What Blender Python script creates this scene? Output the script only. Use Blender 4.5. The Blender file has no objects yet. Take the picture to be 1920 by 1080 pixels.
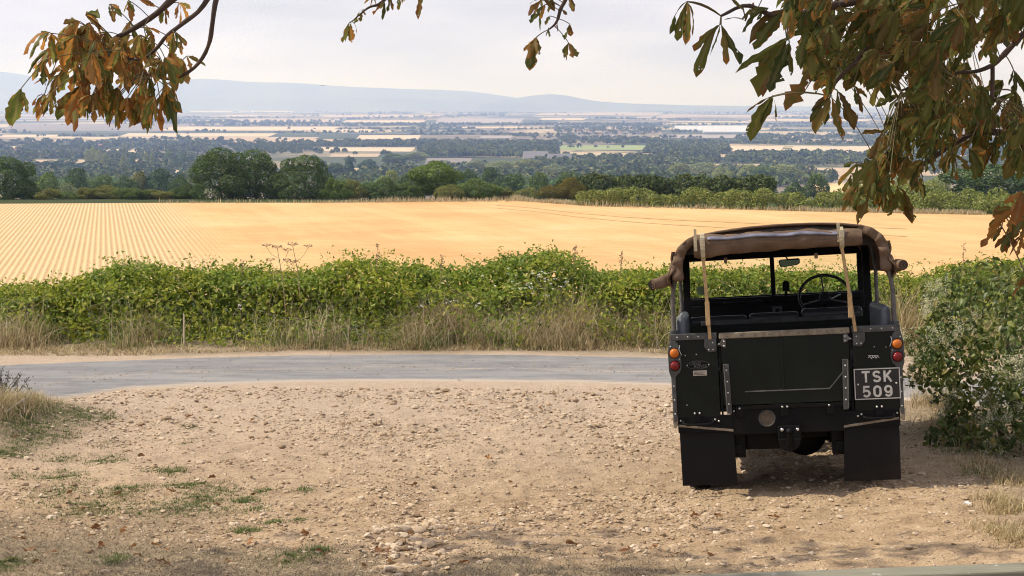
import bpy, bmesh, math, random
import numpy as np
from mathutils import Matrix, Vector
R = math.radians
rng = np.random.default_rng(7)
random.seed(7)
scene = bpy.context.scene
COL = scene.collection

# ---------------------------------------------------------------- camera, sky, sun, exposure
EYE = 2.75                       # eye height above the ground under the car
FPX, PITCH = 2770.0, math.atan(345 / 2770.0)
cam = bpy.data.cameras.new('camera')
cam.sensor_width = 36.0
cam.lens = 36.0 * FPX / 1920.0
cam.clip_start, cam.clip_end = 0.05, 120000.0
camo = bpy.data.objects.new('camera', cam)
COL.objects.link(camo)
camo.location = (0, 0, EYE)
camo.rotation_euler = (R(90) - PITCH, 0, 0)
scene.camera = camo

SUN_DIR = Vector((-0.88, 0.10, 0.92)).normalized()      # towards the sun: from the left, a little ahead
SUN_EL = math.asin(SUN_DIR.z)
SUN_AZ = math.atan2(SUN_DIR.x, SUN_DIR.y)
world = bpy.data.worlds.new('World')
scene.world = world
world.use_nodes = True
wn, wl = world.node_tree.nodes, world.node_tree.links
wn.clear()
w_out = wn.new('ShaderNodeOutputWorld')
w_bg = wn.new('ShaderNodeBackground')
w_sky = wn.new('ShaderNodeTexSky')
w_sky.sky_type = 'NISHITA'
w_sky.sun_disc = False
w_sky.sun_elevation = SUN_EL
w_sky.sun_rotation = SUN_AZ
w_sky.altitude = 150
w_sky.air_density = 1.0
w_sky.dust_density = 2.0
w_bg.inputs['Strength'].default_value = 0.12
# thin high cloud over the blue: brighter and darker sheets of it
w_tc = wn.new('ShaderNodeTexCoord')
w_map = wn.new('ShaderNodeMapping')
w_map.inputs['Scale'].default_value = (2.0, 2.0, 9.0)
w_no = wn.new('ShaderNodeTexNoise')
w_no.inputs['Scale'].default_value = 1.6
w_no.inputs['Detail'].default_value = 6.0
w_no.inputs['Roughness'].default_value = 0.55
w_ramp = wn.new('ShaderNodeValToRGB')
w_ramp.color_ramp.elements[0].position = 0.30
w_ramp.color_ramp.elements[0].color = (0.62, 0.62, 0.62, 1)
w_ramp.color_ramp.elements[1].position = 0.55
w_ramp.color_ramp.elements[1].color = (0.97, 0.97, 0.97, 1)
w_no2 = wn.new('ShaderNodeTexNoise')
w_no2.inputs['Scale'].default_value = 3.4
w_no2.inputs['Detail'].default_value = 5.0
w_cr = wn.new('ShaderNodeValToRGB')
w_cr.color_ramp.elements[0].position = 0.32
w_cr.color_ramp.elements[0].color = (6.3, 6.15, 7.0, 1)
w_cr.color_ramp.elements[1].position = 0.68
w_cr.color_ramp.elements[1].color = (8.1, 7.8, 8.5, 1)
w_mix = wn.new('ShaderNodeMix')
w_mix.data_type = 'RGBA'
wl.new(w_tc.outputs['Generated'], w_map.inputs['Vector'])
wl.new(w_map.outputs['Vector'], w_no.inputs['Vector'])
wl.new(w_map.outputs['Vector'], w_no2.inputs['Vector'])
wl.new(w_no.outputs['Fac'], w_ramp.inputs['Fac'])
wl.new(w_no2.outputs['Fac'], w_cr.inputs['Fac'])
wl.new(w_ramp.outputs['Color'], w_mix.inputs['Factor'])
wl.new(w_sky.outputs['Color'], w_mix.inputs['A'])
wl.new(w_cr.outputs['Color'], w_mix.inputs['B'])
wl.new(w_mix.outputs['Result'], w_bg.inputs['Color'])
wl.new(w_bg.outputs['Background'], w_out.inputs['Surface'])

sun = bpy.data.lights.new('sun', 'SUN')
sun.energy = 5.0
sun.angle = R(0.6)
sun.color = (1.0, 0.91, 0.77)
suno = bpy.data.objects.new('sun', sun)
COL.objects.link(suno)
suno.location = (-30, 10, 40)
suno.rotation_euler = (-SUN_DIR).to_track_quat('-Z', 'Y').to_euler()

scene.view_settings.view_transform = 'Standard'
scene.view_settings.look = 'None'
scene.view_settings.exposure = 0.06
scene.view_settings.gamma = 1.0
scene.render.engine = 'CYCLES'
scene.cycles.use_denoising = True
scene.cycles.filter_width = 1.05
scene.cycles.max_bounces = 6
scene.cycles.diffuse_bounces = 3
scene.cycles.transmission_bounces = 4
scene.cycles.transparent_max_bounces = 12
scene.cycles.volume_bounces = 3

# ---------------------------------------------------------------- helpers
def lin(r, g, b):
    return tuple((c / 12.92 if c <= 0.04045 else ((c + 0.055) / 1.055) ** 2.4) for c in (r / 255, g / 255, b / 255))

cp_, sp_ = math.cos(PITCH), math.sin(PITCH)
def ray(px, py):
    """unit-depth direction (y = 1) through a photograph pixel"""
    x, u = (px - 960) / FPX, (540 - py) / FPX
    y = cp_ + u * sp_
    z = -sp_ + u * cp_
    return x / y, z / y
def at(px, py, Y):
    a, b = ray(px, py)
    return np.array([a * Y, Y, EYE + b * Y])

def hash2(ix, iy, seed):
    h = (ix.astype(np.int64) * 374761393 + iy.astype(np.int64) * 668265263 + seed * 1442695041) & 0x7fffffff
    h = ((h ^ (h >> 13)) * 1274126177) & 0x7fffffff
    h = h ^ (h >> 16)
    return (h & 0xffff) / 65535.0
def vnoise(x, y, seed=0):
    x, y = np.asarray(x, float), np.asarray(y, float)
    ix, iy = np.floor(x), np.floor(y)
    fx, fy = x - ix, y - iy
    fx, fy = fx * fx * (3 - 2 * fx), fy * fy * (3 - 2 * fy)
    a = hash2(ix, iy, seed); b = hash2(ix + 1, iy, seed)
    c = hash2(ix, iy + 1, seed); d = hash2(ix + 1, iy + 1, seed)
    return (a * (1 - fx) + b * fx) * (1 - fy) + (c * (1 - fx) + d * fx) * fy
def fbm(x, y, seed=0, n=4):
    s, a, t = 0, 1.0, 0
    for k in range(n):
        s = s + a * vnoise(x * 2 ** k, y * 2 ** k, seed + k * 17); t += a; a *= 0.5
    return s / t
def sst(a, b, x):
    t = np.clip((np.asarray(x, float) - a) / (b - a), 0, 1)
    return t * t * (3 - 2 * t)

def link(name, me, mat=None, parent=None):
    o = bpy.data.objects.new(name, me)
    COL.objects.link(o)
    if mat is not None and not me.materials:
        for m in (mat if isinstance(mat, (list, tuple)) else [mat]):
            me.materials.append(m)
    if parent is not None:
        o.parent = parent
    return o
def np_mesh(name, V, F, smooth=False, mat_idx=None):
    """V (n,3); F (m,k) with k = 3 or 4, or a list of such arrays"""
    me = bpy.data.meshes.new(name)
    Fs = F if isinstance(F, list) else [F]
    Fs = [np.asarray(f, np.int32) for f in Fs if len(f)]
    V = np.asarray(V, np.float32)
    me.vertices.add(len(V))
    me.vertices.foreach_set('co', V.ravel())
    loops = np.concatenate([f.ravel() for f in Fs])
    tot = np.concatenate([np.full(len(f), f.shape[1], np.int32) for f in Fs])
    start = np.concatenate([[0], np.cumsum(tot)[:-1]]).astype(np.int32)
    me.loops.add(len(loops))
    me.loops.foreach_set('vertex_index', loops)
    me.polygons.add(len(tot))
    me.polygons.foreach_set('loop_start', start)
    me.polygons.foreach_set('loop_total', tot)
    me.polygons.foreach_set('use_smooth', np.full(len(tot), smooth, bool))
    if mat_idx is not None:
        me.polygons.foreach_set('material_index', np.asarray(mat_idx, np.int32))
    me.update(calc_edges=True)
    me.validate()
    return me
def tag(o, label=None, cat=None, group=None, kind=None):
    if label: o['label'] = label
    if cat: o['category'] = cat
    if group: o['group'] = group
    if kind: o['kind'] = kind
    return o
def empty(name, loc=(0, 0, 0), rz=0.0):
    o = bpy.data.objects.new(name, None)
    COL.objects.link(o)
    o.location = loc
    o.rotation_euler = (0, 0, rz)
    o.empty_display_size = 0.2
    return o
def copy_tree(o, parent=None):
    c = o.copy()
    COL.objects.link(c)
    if parent is not None:
        c.parent = parent
    for ch in list(o.children):
        copy_tree(ch, c)
    return c

class MB:
    """collects boxes, prisms and tubes into one mesh"""
    def __init__(s): s.v, s.f = [], []
    def add(s, V, F):
        n = len(s.v)
        s.v += [tuple(map(float, p)) for p in V]
        s.f += [tuple(i + n for i in f) for f in F]
        return s
    def box(s, x0, x1, y0, y1, z0, z1):
        V = [(x, y, z) for x in (x0, x1) for y in (y0, y1) for z in (z0, z1)]
        return s.add(V, [(0, 1, 3, 2), (4, 6, 7, 5), (0, 4, 5, 1), (2, 3, 7, 6), (0, 2, 6, 4), (1, 5, 7, 3)])
    def prism(s, pts, a, b, axis='y'):
        """pts: outline in the plane across the axis ((x,z) for y, (y,z) for x, (x,y) for z)"""
        n = len(pts)
        def P(p, t):
            return (p[0], t, p[1]) if axis == 'y' else (t, p[0], p[1]) if axis == 'x' else (p[0], p[1], t)
        V = [P(p, a) for p in pts] + [P(p, b) for p in pts]
        F = [tuple(range(n)), tuple(range(2 * n - 1, n - 1, -1))]
        F += [(i, n + i, n + (i + 1) % n, (i + 1) % n) for i in range(n)]
        return s.add(V, F)
    def tube(s, path, r, n=10, caps=True, flat=1.0):
        P = np.array(path, float); m = len(P)
        rr = np.full(m, r) if np.isscalar(r) else np.array(r, float)
        T = np.gradient(P, axis=0); T /= np.linalg.norm(T, axis=1)[:, None] + 1e-9
        ref = np.array([0, 0, 1.0]) if abs(T[0][2]) < 0.9 else np.array([1.0, 0, 0])
        u = np.cross(T[0], ref); u /= np.linalg.norm(u)
        V = []
        for i in range(m):
            u = u - T[i] * u.dot(T[i]); u /= np.linalg.norm(u) + 1e-9
            w = np.cross(T[i], u)
            for k in range(n):
                a = 2 * math.pi * k / n
                V.append(P[i] + rr[i] * (math.cos(a) * u + flat * math.sin(a) * w))
        F = [(i * n + k, i * n + (k + 1) % n, (i + 1) * n + (k + 1) % n, (i + 1) * n + k) for i in range(m - 1) for k in range(n)]
        if caps:
            F += [tuple(range(n))[::-1], tuple((m - 1) * n + k for k in range(n))]
        return s.add(V, F)
    def disc(s, c, r, d, axis='y', n=24, r2=None, h=None):
        """a short cylinder (or cone frustum) centred on c, thickness d along the axis"""
        c = np.array(c, float); r2 = r if r2 is None else r2
        i = 'xyz'.index(axis); e = np.zeros(3); e[i] = d
        a = [np.eye(3)[(i + 1) % 3], np.eye(3)[(i + 2) % 3]]
        V = [c + r * (math.cos(t) * a[0] + math.sin(t) * a[1]) for t in np.linspace(0, 2 * math.pi, n, endpoint=False)]
        V += [c + e + r2 * (math.cos(t) * a[0] + math.sin(t) * a[1]) for t in np.linspace(0, 2 * math.pi, n, endpoint=False)]
        F = [tuple(range(n))[::-1], tuple(range(n, 2 * n))] + [(k, (k + 1) % n, n + (k + 1) % n, n + k) for k in range(n)]
        return s.add(V, F)
    def dome(s, c, r, d, axis='y', n=20, m=6):
        """half ellipsoid lens bulging by d along the axis"""
        c = np.array(c, float); i = 'xyz'.index(axis)
        a, b, e = np.eye(3)[(i + 1) % 3], np.eye(3)[(i + 2) % 3], np.eye(3)[i]
        V = []
        for j in range(m):
            q = math.pi / 2 * j / m
            for k in range(n):
                t = 2 * math.pi * k / n
                V.append(c + r * math.cos(q) * (math.cos(t) * a + math.sin(t) * b) + d * math.sin(q) * e)
        V.append(c + d * e)
        F = [(j * n + k, j * n + (k + 1) % n, (j + 1) * n + (k + 1) % n, (j + 1) * n + k) for j in range(m - 1) for k in range(n)]
        F += [((m - 1) * n + k, (m - 1) * n + (k + 1) % n, m * n) for k in range(n)]
        F += [tuple(range(n))[::-1]]
        return s.add(V, F)
    def torus(s, c, R0, r, ax=(0, 1, 0), n=36, m=10, flat=1.0):
        c = np.array(c, float); ax = np.array(ax, float); ax /= np.linalg.norm(ax)
        u = np.cross(ax, [0, 0, 1.0]); u /= np.linalg.norm(u); w = np.cross(ax, u)
        V = []
        for k in range(n):
            t = 2 * math.pi * k / n; d = math.cos(t) * u + math.sin(t) * w
            for j in range(m):
                q = 2 * math.pi * j / m
                V.append(c + d * (R0 + r * math.cos(q)) + ax * r * flat * math.sin(q))
        F = [(k * m + j, k * m + (j + 1) % m, ((k + 1) % n) * m + (j + 1) % m, ((k + 1) % n) * m + j) for k in range(n) for j in range(m)]
        return s.add(V, F)
    def build(s, name, mat, parent=None, bevel=0.0, smooth=None, seg=2):
        me = bpy.data.meshes.new(name)
        me.from_pydata(s.v, [], s.f)
        bm = bmesh.new(); bm.from_mesh(me)
        bmesh.ops.recalc_face_normals(bm, faces=bm.faces)
        if smooth is not None:
            for f in bm.faces: f.smooth = True
            for e in bm.edges:
                if len(e.link_faces) == 2 and e.calc_face_angle(0) > R(smooth): e.smooth = False
        bm.to_mesh(me); bm.free()
        o = link(name, me, mat, parent)
        if bevel:
            m = o.modifiers.new('bevel', 'BEVEL'); m.width = bevel; m.segments = seg
            m.limit_method = 'ANGLE'; m.angle_limit = R(40); m.harden_normals = False
        return o

# ---------------------------------------------------------------- materials
class NT:
    """little helper for node trees"""
    def __init__(s, name):
        s.m = bpy.data.materials.new(name); s.m.use_nodes = True
        s.n, s.l = s.m.node_tree.nodes, s.m.node_tree.links
        s.b = s.n['Principled BSDF']; s.o = s.n['Material Output']
    def N(s, t, **kw):
        n = s.n.new('ShaderNode' + t)
        for k, v in kw.items():
            if k in ('data_type', 'operation', 'blend_type', 'feature', 'distance', 'wave_type', 'bands_direction', 'noise_dimensions', 'attribute_name', 'attribute_type', 'invert', 'voronoi_dimensions'):
                setattr(n, k, v)
            else:
                n.inputs[k.replace('_', ' ')].default_value = v
        return n
    def L(s, a, b): s.l.new(a, b)
    def noise(s, scale, detail=4, rough=0.55, vec=None, dist=0.0):
        n = s.N('TexNoise', Scale=scale, Detail=detail, Roughness=rough, Distortion=dist)
        if vec is not None: s.L(vec, n.inputs['Vector'])
        return n.outputs['Fac']
    def ramp(s, fac, stops):
        r = s.N('ValToRGB'); e = r.color_ramp.elements
        while len(e) < len(stops): e.new(0.5)
        for q, (p, c) in zip(e, stops):
            q.position = p; q.color = (*c, 1) if len(c) == 3 else c
        s.L(fac, r.inputs['Fac']); return r.outputs['Color']
    def mix(s, fac, a, b, mode='MIX'):
        m = s.N('Mix', data_type='RGBA', blend_type=mode)
        for v, k in ((fac, 'Factor'), (a, 'A'), (b, 'B')):
            if hasattr(v, 'links'): s.L(v, m.inputs[k])
            else: m.inputs[k].default_value = v if not isinstance(v, tuple) else (*v, 1)
        return m.outputs['Result']
    def math(s, op, a, b=0.0):
        m = s.N('Math', operation=op)
        for v, i in ((a, 0), (b, 1)):
            if hasattr(v, 'links'): s.L(v, m.inputs[i])
            else: m.inputs[i].default_value = v
        return m.outputs[0]
    def bump(s, h, strength=0.5, dist=0.02):
        b = s.N('Bump', Strength=strength, Distance=dist); s.L(h, b.inputs['Height']); s.L(b.outputs['Normal'], s.b.inputs['Normal'])
    def col(s, c):
        if hasattr(c, 'links'): s.L(c, s.b.inputs['Base Color'])
        else: s.b.inputs['Base Color'].default_value = (*c, 1)
    def set(s, **kw):
        for k, v in kw.items():
            s.b.inputs[k.replace('_', ' ')].default_value = v
        return s

def paint(name, c, rough=0.5, metal=0.0, var=0.25, scale=14.0, bump=0.0, spec=0.5, dirt=None):
    t = NT(name)
    tc = t.N('TexCoord').outputs['Object']
    f = t.noise(scale, 6, 0.6, tc)
    c2 = tuple(x * (1 - var) for x in c); c3 = tuple(min(1, x * (1 + var)) for x in c)
    out = t.ramp(f, [(0.3, c2), (0.7, c3)])
    if dirt:
        d = t.noise(scale * 0.45, 8, 0.7, tc)
        out = t.mix(t.ramp(d, [(0.52, (0, 0, 0)), (0.72, (dirt[3],) * 3)]), out, dirt[:3])
    t.col(out)
    t.L(t.math('ADD', t.math('MULTIPLY', f, 0.25), rough - 0.12), t.b.inputs['Roughness'])
    t.set(Metallic=metal, Specular_IOR_Level=spec)
    if bump: t.bump(t.noise(scale * 6, 4, 0.6, tc), bump, 0.004)
    return t.m

def leaf_mat(name, stops, tint=False, trans=0.30, rough=0.55, objvar=0.0, spec=0.3, patch=None):
    """leaves: every leaf of a mesh has its own colour; light passes through"""
    t = NT(name)
    g = t.N('NewGeometry')
    c = t.ramp(g.outputs['Random Per Island'], stops)
    if tint or objvar:
        oi = t.N('ObjectInfo')
        if tint: c = t.mix(1.0, c, oi.outputs['Color'], 'MULTIPLY')
        if objvar:
            k = t.math('ADD', t.math('MULTIPLY', oi.outputs['Random'], objvar), 1 - objvar / 2)
            m = t.N('VectorMath', operation='SCALE'); t.L(c, m.inputs[0]); t.L(k, m.inputs['Scale']); c = m.outputs[0]
    if patch:                                                    # stands of another species among the first
        f = t.ramp(t.noise(patch[0], 3, .55, t.N('TexCoord').outputs['Object']), [(.42, (0, 0, 0)), (.58, (1, 1, 1))])
        c = t.mix(f, c, t.mix(1.0, c, patch[1], 'MULTIPLY'))
    t.col(c); t.set(Roughness=rough, Specular_IOR_Level=spec)
    tr = t.N('BsdfTranslucent'); t.L(c, tr.inputs['Color'])
    ms = t.N('MixShader'); ms.inputs[0].default_value = trans
    t.L(t.b.outputs[0], ms.inputs[1]); t.L(tr.outputs[0], ms.inputs[2]); t.L(ms.outputs[0], t.o.inputs['Surface'])
    return t.m
# ---------------------------------------------------------------- terrain
_gp = np.array([(-60, 5.0), (-8, 1.9), (0, 1.15), (7.4, .33), (10.14, 0), (10.9, -.085), (13.1, -.30), (16, -.40), (19, -.58), (21, -.66),
                (23, -.85), (26, -1.6), (40, -4.4), (60, -6.45), (185, -8.95), (215, -12), (400, -29), (800, -52), (1300, -70), (2000, -86),
                (3000, -93), (5000, -96), (200000, -96)], float)
def gprof(y):
    return np.interp(y, _gp[:, 0], _gp[:, 1])
def T(x, y):
    x, y = np.asarray(x, float), np.asarray(y, float)
    z = gprof(y)
    w = sst(5, 9, y) * (1 - sst(14.5, 17, y))
    z = z + w * 0.068 * np.clip(x - 2.1, -1.3, 1.5)
    z = z + 0.42 * np.exp(-((x + 5.6) / 1.15) ** 2 - ((y - 13.9) / 1.3) ** 2)          # bank at the left
    z = z + 0.35 * sst(3.6, 5.5, x) * sst(4, 8, y) * (1 - sst(14.5, 16.5, y))          # bank under the clematis
    z = z - 0.05 * np.exp(-((x + .62 - .03 * (y - 8)) / .28) ** 2) * (1 - sst(10, 12, y)) * sst(4, 6, y)   # washed-out rut
    und = 1 - sst(14.6, 15.6, y)
    z = z + und * 0.07 * (fbm(x * .55, y * .55, 3, 3) - .5)
    far = sst(1500, 4000, y)
    z = z + far * 10 * (fbm(x / 1500., y / 1500., 5, 3) - .5)
    return z
_ts = np.concatenate([np.arange(3, 60, .05), np.geomspace(60, 60000, 2500)])
def hit(px, py, lo=3.0):
    a, b = ray(px, py)
    t = _ts[_ts >= lo]
    d = EYE + b * t - T(a * t, t)
    i = np.argmax(d < 0)
    if not (d < 0).any(): y = 41000.0
    elif i > 0:
        k = d[i - 1] / (d[i - 1] - d[i] + 1e-12); y = t[i - 1] + k * (t[i] - t[i - 1])
    else: y = t[0]
    return np.array([a * y, y, float(T(a * y, y))])
def on_field(px, py):
    a, b = ray(px, py)
    y = 8.0 / (-b - 0.02)
    return np.array([a * y, y, -5.25 - .02 * y])

# edges of the lane, used by the ground as well
near_e = [(-160, 748), (-60, 743), (40, 738), (200, 731), (400, 722), (640, 716), (900, 716), (1240, 722), (1500, 732), (1740, 748), (2000, 768), (2200, 786)]
far_e = [(-160, 692), (-60, 687), (0, 683), (240, 675), (480, 668), (700, 665), (900, 665), (1080, 667), (1240, 671), (1500, 681), (1740, 695), (2000, 714), (2200, 730)]
A = np.array([hit(*p)[:2] for p in near_e]); B = np.array([hit(*p)[:2] for p in far_e])
xs = np.linspace(-9.5, 9.5, 320)
def ext(P, x):
    k0 = (P[1, 1] - P[0, 1]) / (P[1, 0] - P[0, 0]); k1 = (P[-1, 1] - P[-2, 1]) / (P[-1, 0] - P[-2, 0])
    y = np.interp(x, P[:, 0], P[:, 1])
    y = np.where(x < P[0, 0], P[0, 1] + k0 * (x - P[0, 0]), y)
    return np.where(x > P[-1, 0], P[-1, 1] + k1 * (x - P[-1, 0]), y)
def smooth1(a, k=15):
    p = np.pad(a, k, mode='edge'); return np.convolve(p, np.ones(2 * k + 1) / (2 * k + 1), 'valid')
ya, yb = smooth1(ext(A, xs)), smooth1(ext(B, xs))
LANE_N = (xs, ya); LANE_F = (xs, yb)
def micro(x, y):
    """lumps of the bare forecourt"""
    m = sst(3, 5, y) * (1 - sst(-.30, -.10, y - np.interp(x, *LANE_N)))
    return m * (0.050 * (fbm(x * 3, y * 3, 11, 4) - .5) + 0.05 * (fbm(x * 1.1, y * 1.1, 15, 2) - .5) + 0.034 * (vnoise(x * 13, y * 13, 23) ** 3) + 0.016 * (vnoise(x * 27, y * 27, 29) ** 2))
ys = np.concatenate([np.arange(-6, 4.5, .5), np.arange(4.5, 16, .055), np.arange(16, 28, .2), np.arange(28, 60, 2), np.arange(60, 240, 8), np.geomspace(240, 42000, 110)])
us = np.sign(np.linspace(-1, 1, 401)) * np.abs(np.linspace(-1, 1, 401)) ** 1.25
YY, UU = np.meshgrid(ys, us, indexing='ij')
XX = UU * (9 + 0.62 * np.maximum(YY, 0))
ZZ = T(XX, YY)
ZZ = ZZ + micro(XX, YY)
ny, nx = YY.shape
V = np.stack([XX, YY, ZZ], -1).reshape(-1, 3)
idx = np.arange(ny * nx).reshape(ny, nx)
F = np.stack([idx[:-1, :-1], idx[:-1, 1:], idx[1:, 1:], idx[1:, :-1]], -1).reshape(-1, 4)
gme = np_mesh('ground', V, F, smooth=True)
# what covers the ground: R bare earth, G thin dry grass, B farmland of the plain
def ground_cover(x, y):
    n = fbm(x * .9, y * .9, 41, 4)
    n2 = fbm(x * 2.6, y * 2.6, 47, 3)
    dry = sst(-.3, .55, -x * .33 - (y - 8.6) * .62 - .25 + (n - .5) * 1.6)          # lower left corner
    dry = np.maximum(dry, sst(-.2, .5, (x - 3.0 - .05 * (y - 9)) * 1.1 + (n - .5) * 1.2) * (y < 15))
    dry = np.maximum(dry, sst(-.25, .4, 1.0 - ((x + 5.4) / 1.5) ** 2 - ((y - 13.6) / 2.0) ** 2 + (n - .5) * 1.2))
    dry = np.maximum(dry, sst(19.5, 20.0, y + (n - .5) * 1.0))
    dry = dry * (1 - .35 * n2)
    plain = sst(200, 240, y)
    return 1 - dry, dry * (1 - plain), plain
cr, cg, cb = ground_cover(V[:, 0], V[:, 1])
att = gme.color_attributes.new('cover', 'FLOAT_COLOR', 'POINT')
att.data.foreach_set('color', np.stack([cr, cg, cb, np.ones_like(cr)], -1).astype(np.float32).ravel())

t = NT('ground')
pos = t.N('TexCoord').outputs['Object']
at_ = t.N('Attribute', attribute_name='cover')
sep = t.N('SeparateColor'); t.L(at_.outputs['Color'], sep.inputs[0])
n_big = t.noise(.55, 5, .6, pos); n_mid = t.noise(5, 7, .68, pos); n_fine = t.noise(55, 5, .7, pos)
earth = t.ramp(n_mid, [(.28, (.20, .135, .077)), (.5, (.40, .285, .175)), (.72, (.57, .435, .29))])
earth = t.mix(t.ramp(n_big, [(.38, (0, 0, 0)), (.62, (.55, .55, .55))]), earth, (.50, .375, .240))
ymap = t.N('SeparateXYZ'); t.L(pos, ymap.inputs[0])
grey = t.N('MapRange'); t.L(ymap.outputs['Y'], grey.inputs['Value'])
grey.inputs['From Min'].default_value = 10.0; grey.inputs['From Max'].default_value = 15.5
earth = t.mix(t.math('MULTIPLY', grey.outputs[0], .62), earth, (.49, .405, .325))
vo = t.N('TexVoronoi', Scale=38.0); t.L(pos, vo.inputs['Vector'])
stone_m = t.ramp(vo.outputs['Distance'], [(.18, (1, 1, 1)), (.34, (0, 0, 0))])
vsep = t.N('SeparateColor'); t.L(vo.outputs['Color'], vsep.inputs[0])
pick = t.math('GREATER_THAN', vsep.outputs[0], .62)
earth = t.mix(t.math('MULTIPLY', t.math('MULTIPLY', stone_m, pick), .6), earth, (.68, .57, .44))
earth = t.mix(.85, earth, t.ramp(n_fine, [(.30, (.50, .46, .42)), (.58, (1.12, 1.11, 1.09))]), 'MULTIPLY')
straw = t.ramp(t.noise(30, 6, .7, pos, 1.5), [(.3, (.125, .095, .058)), (.5, (.25, .195, .125)), (.7, (.42, .34, .225))])
dit = t.N('MapRange'); t.L(ymap.outputs['Y'], dit.inputs['Value']); dit.inputs['From Min'].default_value = 21.6; dit.inputs['From Max'].default_value = 22.6
weeds = t.ramp(t.noise(2.0, 6, .7, pos), [(.3, (.022, .032, .010)), (.7, (.06, .08, .022))])          # overgrown bank behind the hedge
near = t.mix(dit.outputs[0], t.mix(sep.outputs['Green'], earth, straw), weeds)
vf = t.N('TexVoronoi', Scale=1.0, distance='CHEBYCHEV')
mp = t.N('Mapping'); mp.inputs['Scale'].default_value = (1 / 420., 1 / 520., 0); mp.inputs['Rotation'].default_value = (0, 0, .3)
t.L(pos, mp.inputs['Vector']); t.L(mp.outputs[0], vf.inputs['Vector'])
fs = t.N('SeparateColor'); t.L(vf.outputs['Color'], fs.inputs[0])
crop = t.ramp(fs.outputs[0], [(0, (.075, .09, .042)), (.28, (.24, .205, .13)), (.46, (.42, .335, .21)), (.60, (.06, .078, .034)), (.74, (.50, .41, .27)), (.86, (.20, .165, .12)), (1, (.085, .10, .045))])
for e in t.n:
    if e.type == 'VALTORGB' and len(e.color_ramp.elements) == 7: e.color_ramp.interpolation = 'CONSTANT'
scrub = t.ramp(t.noise(1 / 160., 7, .75, pos), [(.50, (0, 0, 0)), (.58, (1, 1, 1))])
crop = t.mix(t.math('MULTIPLY', scrub, .85), crop, (.045, .062, .030))
t.col(t.mix(sep.outputs['Blue'], near, crop))
t.set(Roughness=.95, Specular_IOR_Level=.15)
hh = t.math('ADD', t.math('MULTIPLY', n_fine, .5), t.math('ADD', t.math('MULTIPLY', t.math('MULTIPLY', stone_m, pick), .5), n_mid))
t.bump(hh, .9, .04)
ground = link('ground', gme, t.m)
tag(ground, kind='structure')

# ---- lane
ya = ya - .10 * (fbm(xs * 1.3, xs * 0, 77, 4) - .5); yb = yb + .16 * (fbm(xs * 1.6, xs * 0 + 9, 78, 4) - .5)
rows = np.linspace(0, 1, 22)
rows[1], rows[-2] = .03, .97
X = np.repeat(xs[None], 22, 0); Y = ya[None] * (1 - rows[:, None]) + yb[None] * rows[:, None]
Z = T(X, Y) + np.where(np.minimum(rows, 1 - rows)[:, None] < .02, -.03, .013)
idx = np.arange(22 * 320).reshape(22, 320)
F = np.stack([idx[:-1, :-1], idx[:-1, 1:], idx[1:, 1:], idx[1:, :-1]], -1).reshape(-1, 4)
lme = np_mesh('lane', np.stack([X, Y, Z], -1).reshape(-1, 3), F, smooth=True)
vat = lme.attributes.new('across', 'FLOAT', 'POINT')
vat.data.foreach_set('value', np.repeat(rows, 320).astype(np.float32))
t = NT('asphalt')
pos = t.N('TexCoord').outputs['Object']
ac = t.N('Attribute', attribute_name='across').outputs['Fac']
tarmac = t.ramp(t.noise(3.0, 6, .65, pos), [(.3, (.150, .150, .154)), (.7, (.225, .223, .224))])
tarmac = t.mix(.35, tarmac, t.ramp(t.noise(140, 3, .7, pos), [(.3, (.45, .45, .45)), (.7, (1.3, 1.3, 1.3))]), 'MULTIPLY')
mp = t.N('Mapping'); mp.inputs['Scale'].default_value = (.35, 2.0, 1); t.L(pos, mp.inputs['Vector'])
tarmac = t.mix(t.ramp(t.noise(1.1, 7, .7, mp.outputs[0]), [(.45, (0, 0, 0)), (.62, (.6, .6, .6))]), tarmac, (.30, .285, .265))
dn = t.noise(2.6, 7, .68, mp.outputs[0])
band = t.ramp(ac, [(0, (.85,) * 3), (.09, (.25,) * 3), (.24, (.02,) * 3), (.46, (.30,) * 3), (.66, (.08,) * 3), (.93, (.03,) * 3), (1, (.50,) * 3)])
dust = t.ramp(t.math('ADD', band, t.math('MULTIPLY', t.math('SUBTRACT', dn, .5), 1.1)), [(.22, (0, 0, 0)), (.62, (.85,) * 3)])
t.col(t.mix(dust, tarmac, (.43, .36, .285)))
t.set(Roughness=.9, Specular_IOR_Level=.2)
t.bump(t.noise(90, 4, .7, pos), .4, .01)
lane = link('lane', lme, t.m); tag(lane, kind='structure')

# ---- stubble field
FAR = [(-900, 385), (-200, 384.5), (0, 384), (350, 382), (620, 382), (860, 379), (960, 376.5), (1000, 378), (1090, 386), (1300, 392), (1500, 398), (1830, 404), (2200, 411), (2700, 421)]
FE = np.array([on_field(*p) for p in FAR])
fx_u = np.linspace(-1, 1, 90)
rowsN = 60
fa = np.interp(fx_u * 75, FE[:, 0], FE[:, 1])
Vf = []
for r in range(rowsN):
    k = r / (rowsN - 1)
    x = fx_u * 75 * (.45 + .55 * k)
    y = 72 + (np.interp(x, FE[:, 0], FE[:, 1]) - 72) * k
    Vf.append(np.stack([x, y, T(x, y) + .12], -1))
idx = np.arange(rowsN * 90).reshape(rowsN, 90)
F = np.stack([idx[:-1, :-1], idx[:-1, 1:], idx[1:, 1:], idx[1:, :-1]], -1).reshape(-1, 4)
fme = np_mesh('stubble_field', np.concatenate(Vf), F, smooth=True)
t = NT('stubble')
pos = t.N('TexCoord').outputs['Object']
mp = t.N('Mapping'); mp.inputs['Rotation'].default_value = (0, 0, -math.atan((960 - 197) / FPX)); t.L(pos, mp.inputs['Vector'])
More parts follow.
